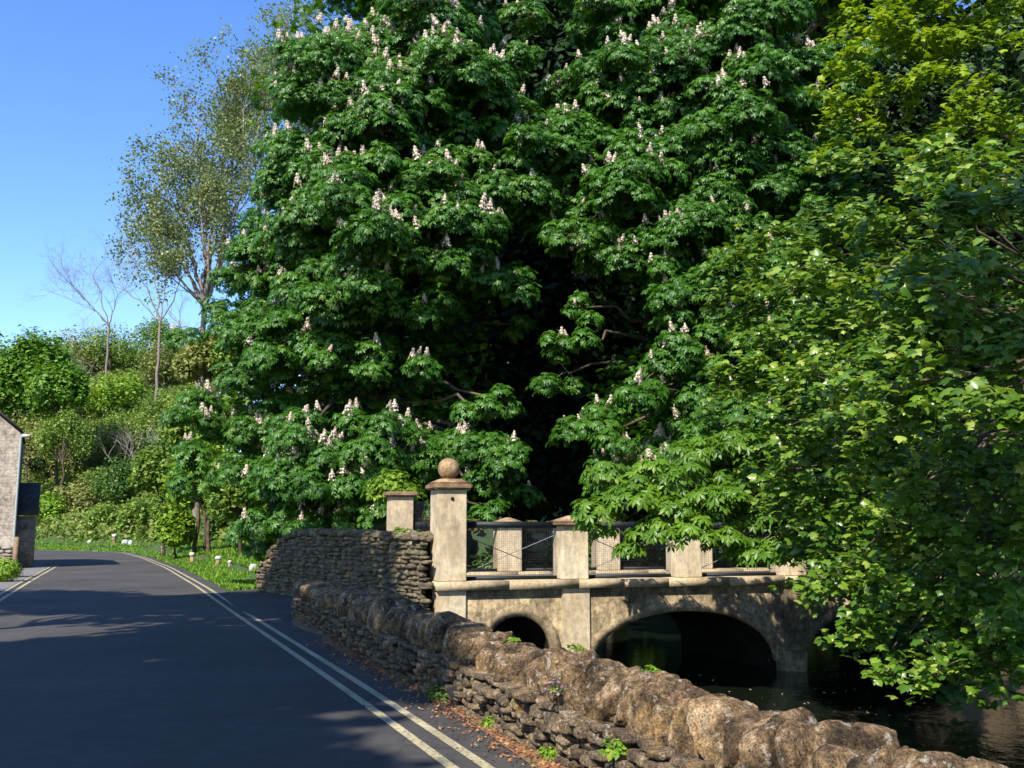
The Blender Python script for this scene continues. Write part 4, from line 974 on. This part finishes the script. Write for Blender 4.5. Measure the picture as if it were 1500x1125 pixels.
# ------------------------------------------------------------------ cottage, outbuilding
def cottage():
    g = gnd(16, 833); s = g[1] / F
    ze = at(18, 634, g[1])[2]; Wd, Dp = 6.5, 6.0
    ang = rad(8); ex = np.array([-math.cos(ang), -math.sin(ang) * .0, 0]); ex = np.array([-1., -.05, 0]); ex /= np.linalg.norm(ex); ey = np.array([-.42, .907, 0.])
    o = tag(empty('stone_cottage', tuple(g)), 'pale stone cottage gable at the left edge of the picture', 'house')
    zr = ze + Wd / 2 * .8
    mb = MB(); P = [g, g + ex * Wd, g + ex * Wd + EZ * ze, g + ex * Wd / 2 + EZ * zr, g + EZ * ze]
    Q = [p_ + ey * Dp for p_ in P]; v = P + Q
    mb.add(v, [[0, 4, 2, 1]]); mb.add(v, [[2, 4, 3]]); mb.add(v, [[5, 6, 7, 9]]); mb.add(v, [[7, 8, 9]]); mb.add(v, [[0, 5, 9, 4], [1, 2, 7, 6]])
    mb.build('wall', M['cottage'], o)
    rf = MB()
    for sgn, e0 in ((1, P[4]), (-1, P[2])):
        top_ = P[3] + EZ * .02; sl = (e0 - top_); e1 = top_ + sl * 1.02
        a_ = [top_ - ey * .15, e1 - ey * .15, e1 + ey * (Dp + .15), top_ + ey * (Dp + .15)]
        v = [q + EZ * .03 for q in a_] + [q + EZ * .17 for q in a_]; rf.add(v, BOXF)
    rf.build('roof', M['roof'], o)
    mb = MB(); tube(mb, [g + np.array([.06, -.06, .1]), g + np.array([.06, -.06, ze - .1])], [.05, .05], 8); mb.build('downpipe', M['pipe'], o)
    mb = MB(); box(mb, g + np.array([.26, -.05, ze - .12]), (.34, .1, .12)); mb.build('gutter_end', M['white'], o)
    # outbuilding
    a = at(17, 800, g[1] + 1.4); a[2] = 0; s2 = a[1] / F; w = 32 * s2
    o2 = tag(empty('outbuilding', tuple(a)), 'small lean-to outbuilding with dark slate roof beside the cottage', 'outbuilding')
    zw, zt = at(40, 756, a[1])[2], at(40, 712, a[1] + 2)[2]
    mb = MB(); c = a + np.array([w / 2, 1.6, zw / 2]); c = a + np.array([w / 2, 0, zw / 2]) + ey * 1.6; box(mb, c, (w, 3.2, zw), (1, 0, 0), ey); mb.build('wall', M['cottage'], o2)
    mb = MB(); v = [a + np.array([-.05, 0, zw]) - ey * .15, a + np.array([w + .1, 0, zw]) - ey * .15, a + np.array([w + .1, 0, zt]) + ey * 2.2, a + np.array([-.05, 0, zt]) + ey * 2.2]
    mb.add([q + EZ * .02 for q in v] + [q + EZ * .14 for q in v], BOXF); mb.build('roof', M['roof'], o2)
    mb = MB(); box(mb, a + np.array([w * .62, -.02, zw * .78]), (.12, .06, .16)); mb.build('wall_lamp', M['wood'], o2)
    # wooden sign hanging off the cottage side
    q = g + np.array([.35, .9, at(30, 680, g[1])[2]])
    o3 = tag(empty('hanging_basket', tuple(q)), 'dark hanging basket on the cottage corner', 'basket')
    mb = MB(); v, f = ICO[3]; mb.add(v * np.array([.22, .22, .2]) + q, f); mb.build('basket', M['hole'], o3, smooth=True)
    lv = MB(); simple(lv, q + unit(RNG.normal(size=(260, 3))) * .3, RNG.normal(size=(260, 3)), .14); lv.build('foliage', M['darkshrub'], o3)
    mb = MB(); tube(mb, [q + EZ * .6 - np.array([.4, 0, 0]), q + EZ * .62, q + EZ * .15], [.02, .02, .01], 5); mb.build('bracket', M['metal'], o3)
    # low garden wall stub with post
    g2 = gnd(16, 846); o4 = tag(empty('garden_wall', tuple(g2)), 'low stub of stone wall with a wooden post by the cottage', 'wall'); mb = MB()
    for r_ in range(9):
        x = 0
        while x < 3:
            w_ = random.uniform(.2, .45); stone(mb, g2 + np.array([-x - w_ / 2, .1, .06 + r_ * .11]), (w_, .4, .11), (1, 0, 0), sub=2, k=5, amp=.15, seed=r_ * 9 + int(x * 10)); x += w_
    mb.build('rubble_face', M['cottage'], o4, smooth=True)
    mb = MB(); box(mb, g2 + np.array([.1, .0, .65]), (.14, .14, 1.3)); mb.build('post', M['wood'], o4)
    g3 = gnd(4, 852); lv = MB(); n = 900; v = unit(RNG.normal(size=(n, 3))) * RNG.uniform(.6, 1, (n, 1))
    o5 = tag(empty('low_shrub', tuple(g3)), 'small green shrub at the foot of the cottage wall stub', 'shrub')
    simple(lv, g3 + v * np.array([.6, .5, .4]) + EZ * .35, v + np.array([0, 0, .4]), .12); lv.build('foliage', M['bright'], o5)
    st = MB(); tube(st, [g3, g3 + EZ * .4], [.03, .015], 5); st.build('stem', M['bark'], o5)
cottage()

# ------------------------------------------------------------------ small plants
def on_top(px, py, off=.3):
    q = on_wall(px, py, off); q[2] = .60 if px > 1300 else .57 if px < 800 else .62; return q
def tuft(c, r, n, mat, label, leaf, name='weed_plant', sq=.8, cat='plant', w=.5):
    c = np.array(c); o = tag(empty(name, tuple(c)), label, cat); lv, st = MB(), MB()
    v = unit(RNG.normal(size=(n, 3))); v[:, 2] = np.abs(v[:, 2]); q = c + v * RNG.uniform(.25, 1, (n, 1)) * np.array([r, r * .7, r * sq])
    palmate(lv, q, v + np.array([0, 0, .6]) + RNG.normal(size=(n, 3)) * .3, v + RNG.normal(size=(n, 3)) * .5, leaf * RNG.uniform(.6, 1.3, n), 3, 60, w * .5, .3)
    for k in q[::3]: tube(st, [c, (c + k) / 2 + np.array([0, 0, r * .08]), k], [.006, .005, .003], 3)
    st.build('stem', M['mid'], o); lv.build('foliage', M[mat], o)
def on_wall(px, py, off=.3):   # point above the roadside wall axis for a picture column
    r = ray(px, py); d = wdir[:2]; o_ = wbase[:2] + wnrm[:2] * off
    # solve o_ + t d = s * r[:2]
    A_ = np.array([[d[0], -r[0]], [d[1], -r[1]]]); t, s = np.linalg.solve(A_, -o_); return np.array([r[0] * s, r[1] * s, EYE + r[2] * s])
for (px, py, r, n, lb) in ((955, 975, .11, 60, 'small green weed sprouting from the wall top above the big arch'), (1425, 1092, .07, 40, 'tiny green weed on the wall top at the right edge'), (750, 938, .07, 30, 'little weed on the wall top below the small arch')):
    tuft(on_top(px, py, .34), r, n, 'bright', lb, .05, w=.7)
for (px, py, r, n, mt, lb) in ((905, 1100, .12, 60, 'bright', 'green weed low on the roadside face of the wall'), (650, 1040, .2, 90, 'mid', 'grassy weed at the foot of the wall by the lines'), (720, 1068, .1, 60, 'bright', 'small bright weed at the foot of the near wall'),(805, 1118, .09, 60, 'bright', 'bright weed at the wall foot at the bottom edge')):
    q = on_wall(px, py, -.05); q[2] = max(q[2], .02); tuft(q, r, n, mt, lb, .05)
M['mauve'] = leafmat('mauve_petal', (.2, .12, .2), (.34, .2, .33), (.4, .28, .38), .25, .7, .2)
tuft(on_wall(815, 1015, -.04), .13, 46, 'mauve', 'mauve flowered weed in the joints of the wall face', .018, w=1.2)
for (u, r, lb) in ((.5, .3, 'russet weeds on the far parapet next to the ball topped pier'), (1.0, .32, 'yellow russet weeds left of the pier behind the rods'), (1.5, .28, 'red tinged weeds leaning on the far parapet pier'), (2.9, .25, 'olive weeds right of the far parapet pier'), (3.3, .2, 'last low weeds on the far parapet before the pale pier')):
    tuft(bp(u, BW + .12, SZ + .98), r, 170, 'russet', lb, .1)
tuft(bp(-.2, BW + .7, 2.25), .75, 700, 'bright', 'bushy weeds rising behind the flat capped pier', .13, sq=.9)
a3, d3, n3, L, top = tw
tuft(a3 + d3 * 4.9 + EZ * (top(4.9) + .08), .28, 90, 'mid', 'low weeds along the top of the mossy wing wall', .09)
tuft(a3 + d3 * 2.1 + EZ * (top(2.1) + .08), .22, 70, 'mid', 'small weeds at the shoulder of the mossy wing wall', .08)
tuft(a3 + d3 * 7.4 + EZ * (top(7.4) + .06), .22, 90, 'bright', 'bright weeds on the wing wall against the ball topped pier', .08)
tuft(bp(2.35, -.3, -.75), .28, 80, 'bright', 'green weeds on the bridge pier between the arches', .1)
# floating petals and leaf litter
k = 420; U = RNG.uniform(1, 11, k); Nn_ = -RNG.random(k) * 9; pos = np.array([bp(a, b, WZ + .012) for a, b in zip(U, Nn_)])
m = vnoise(pos * np.array([.9, .9, 0]), 3) > -.1; pos = pos[m]
mb = MB(); simple(mb, pos, np.tile([0, 0, 1.], (len(pos), 1)) + RNG.normal(size=(len(pos), 3)) * .08, RNG.uniform(.025, .075, len(pos)), .7)
tag(mb.build('floating_petals', M['petal']), 'pale fallen petals floating on the river', 'petals', kind='stuff')
k = 5200; t = RNG.uniform(4, wlen, k); P = wbase + np.outer(t, wdir) - wnrm * (np.abs(RNG.normal(size=k)) * .2)[:, None]
mb = MB(); simple(mb, P + np.c_[np.zeros((k, 2)), .012 + RNG.random(k) * .012], RNG.normal(size=(k, 3)) * .35 + np.array([0, 0, 1.]), RNG.uniform(.015, .045, k), .6)
M['litter'] = leafmat('leaf_litter', (.12, .05, .025), (.4, .17, .07), (.5, .34, .15), .1, .8, .2)
tag(mb.build('leaf_litter', M['litter']), 'orange brown leaf litter along the foot of the roadside wall', 'leaf litter', kind='stuff')

# ------------------------------------------------------------------ trees round the viewer: some shade the road, others are added light blockers
SH = [(-11.6, 8.4, 13.5, 4.1, 'roadside beech left of the viewer nearest the shaded bend'), (-18.5, 8.4, 13.5, 4.8, 'second beech out from the road'),
      (-9.6, -.5, 13, 4.6, 'beech level with the viewer'), (-8.6, -8.4, 12.5, 4.3, 'beech behind the viewer'), (-18.5, -2, 13, 5, 'outer beech behind the viewer'),
      (-25, 7, 13.5, 4.8, 'outermost beech beside the lane'), (-13.5, -11, 13, 4.8, 'rear beech far behind the viewer'), (-8.7, 4.4, 12, 2.5, 'slim young beech beside the lane'),
      (-8.4, -5.4, 12.5, 2.4, 'slim beech just behind the viewer'), (-3, -20, 12, 5, 'added unseen beech behind on the lane side, blocking sky light'), (7, -19, 12, 5, 'added unseen beech behind on the river side, blocking sky light'), (15.5, -9, 11, 5.5, 'added unseen beech on the far bank behind the viewer, blocking sky light'),  # rear and far-bank beeches are added out of view to block sky light
      (17, 1.5, 11, 5, 'added unseen beech on the far bank level with the viewer, blocking sky light'), (3.6, 4.4, 9.8, 2.1, 'added unseen beech crown above the water, shading the lower right leaves')]  # far-bank beech added against sky light, riverside crown added to shade foliage
for x, y, z, r, lb in SH:
    bx = (x, y) if x != 3.6 else (8.6, .5)
    dome_tree(lb, (bx[0], bx[1], hz(*bx)), (x, y, z), (r, r, r * .85), 'mid', 6500 if r > 3 else 4200, .5 if r > 3 else .36, name='beech_tree', lumps=16)

# ------------------------------------------------------------------ light, sky, camera
W_ = bpy.data.worlds.new('World'); S.world = W_; W_.use_nodes = True; nt = W_.node_tree
bg = nt.nodes['Background']; sk = nt.nodes.new('ShaderNodeTexSky'); sk.sky_type = 'NISHITA'; sk.sun_disc = False
sdir = Vector((-.30, -.64, .707)).normalized()
sk.sun_elevation = math.asin(sdir.z); sk.sun_rotation = math.atan2(sdir.x, sdir.y)
sk.air_density = 1.0; sk.dust_density = .1; sk.ozone_density = 3.5
hs = nt.nodes.new('ShaderNodeHueSaturation'); hs.inputs['Saturation'].default_value = 1.2; hs.inputs['Hue'].default_value = .511; nt.links.new(sk.outputs[0], hs.inputs['Color']); nt.links.new(hs.outputs[0], bg.inputs[0]); bg.inputs[1].default_value = .15
sun = bpy.data.lights.new('sun', 'SUN'); sun.energy = 4.4; sun.angle = rad(.5); sun.color = (1, .94, .83)
so = bpy.data.objects.new('sun', sun); C.objects.link(so); so.rotation_euler = sdir.to_track_quat('Z', 'Y').to_euler()
cam = bpy.data.cameras.new('camera'); co = bpy.data.objects.new('camera', cam); C.objects.link(co)
co.location = (0, 0, EYE); co.rotation_euler = (math.pi / 2 + TH, 0, 0)
cam.sensor_width = 36; cam.lens = F / 1500 * 36; cam.clip_end = 2000; cam.clip_start = .05
S.camera = co
S.view_settings.view_transform = 'Standard'; S.view_settings.look = 'None'; S.view_settings.gamma = 1; S.view_settings.exposure = 1.0
S.cycles.max_bounces = 6; S.cycles.diffuse_bounces = 3; S.cycles.glossy_bounces = 2; S.cycles.transmission_bounces = 3
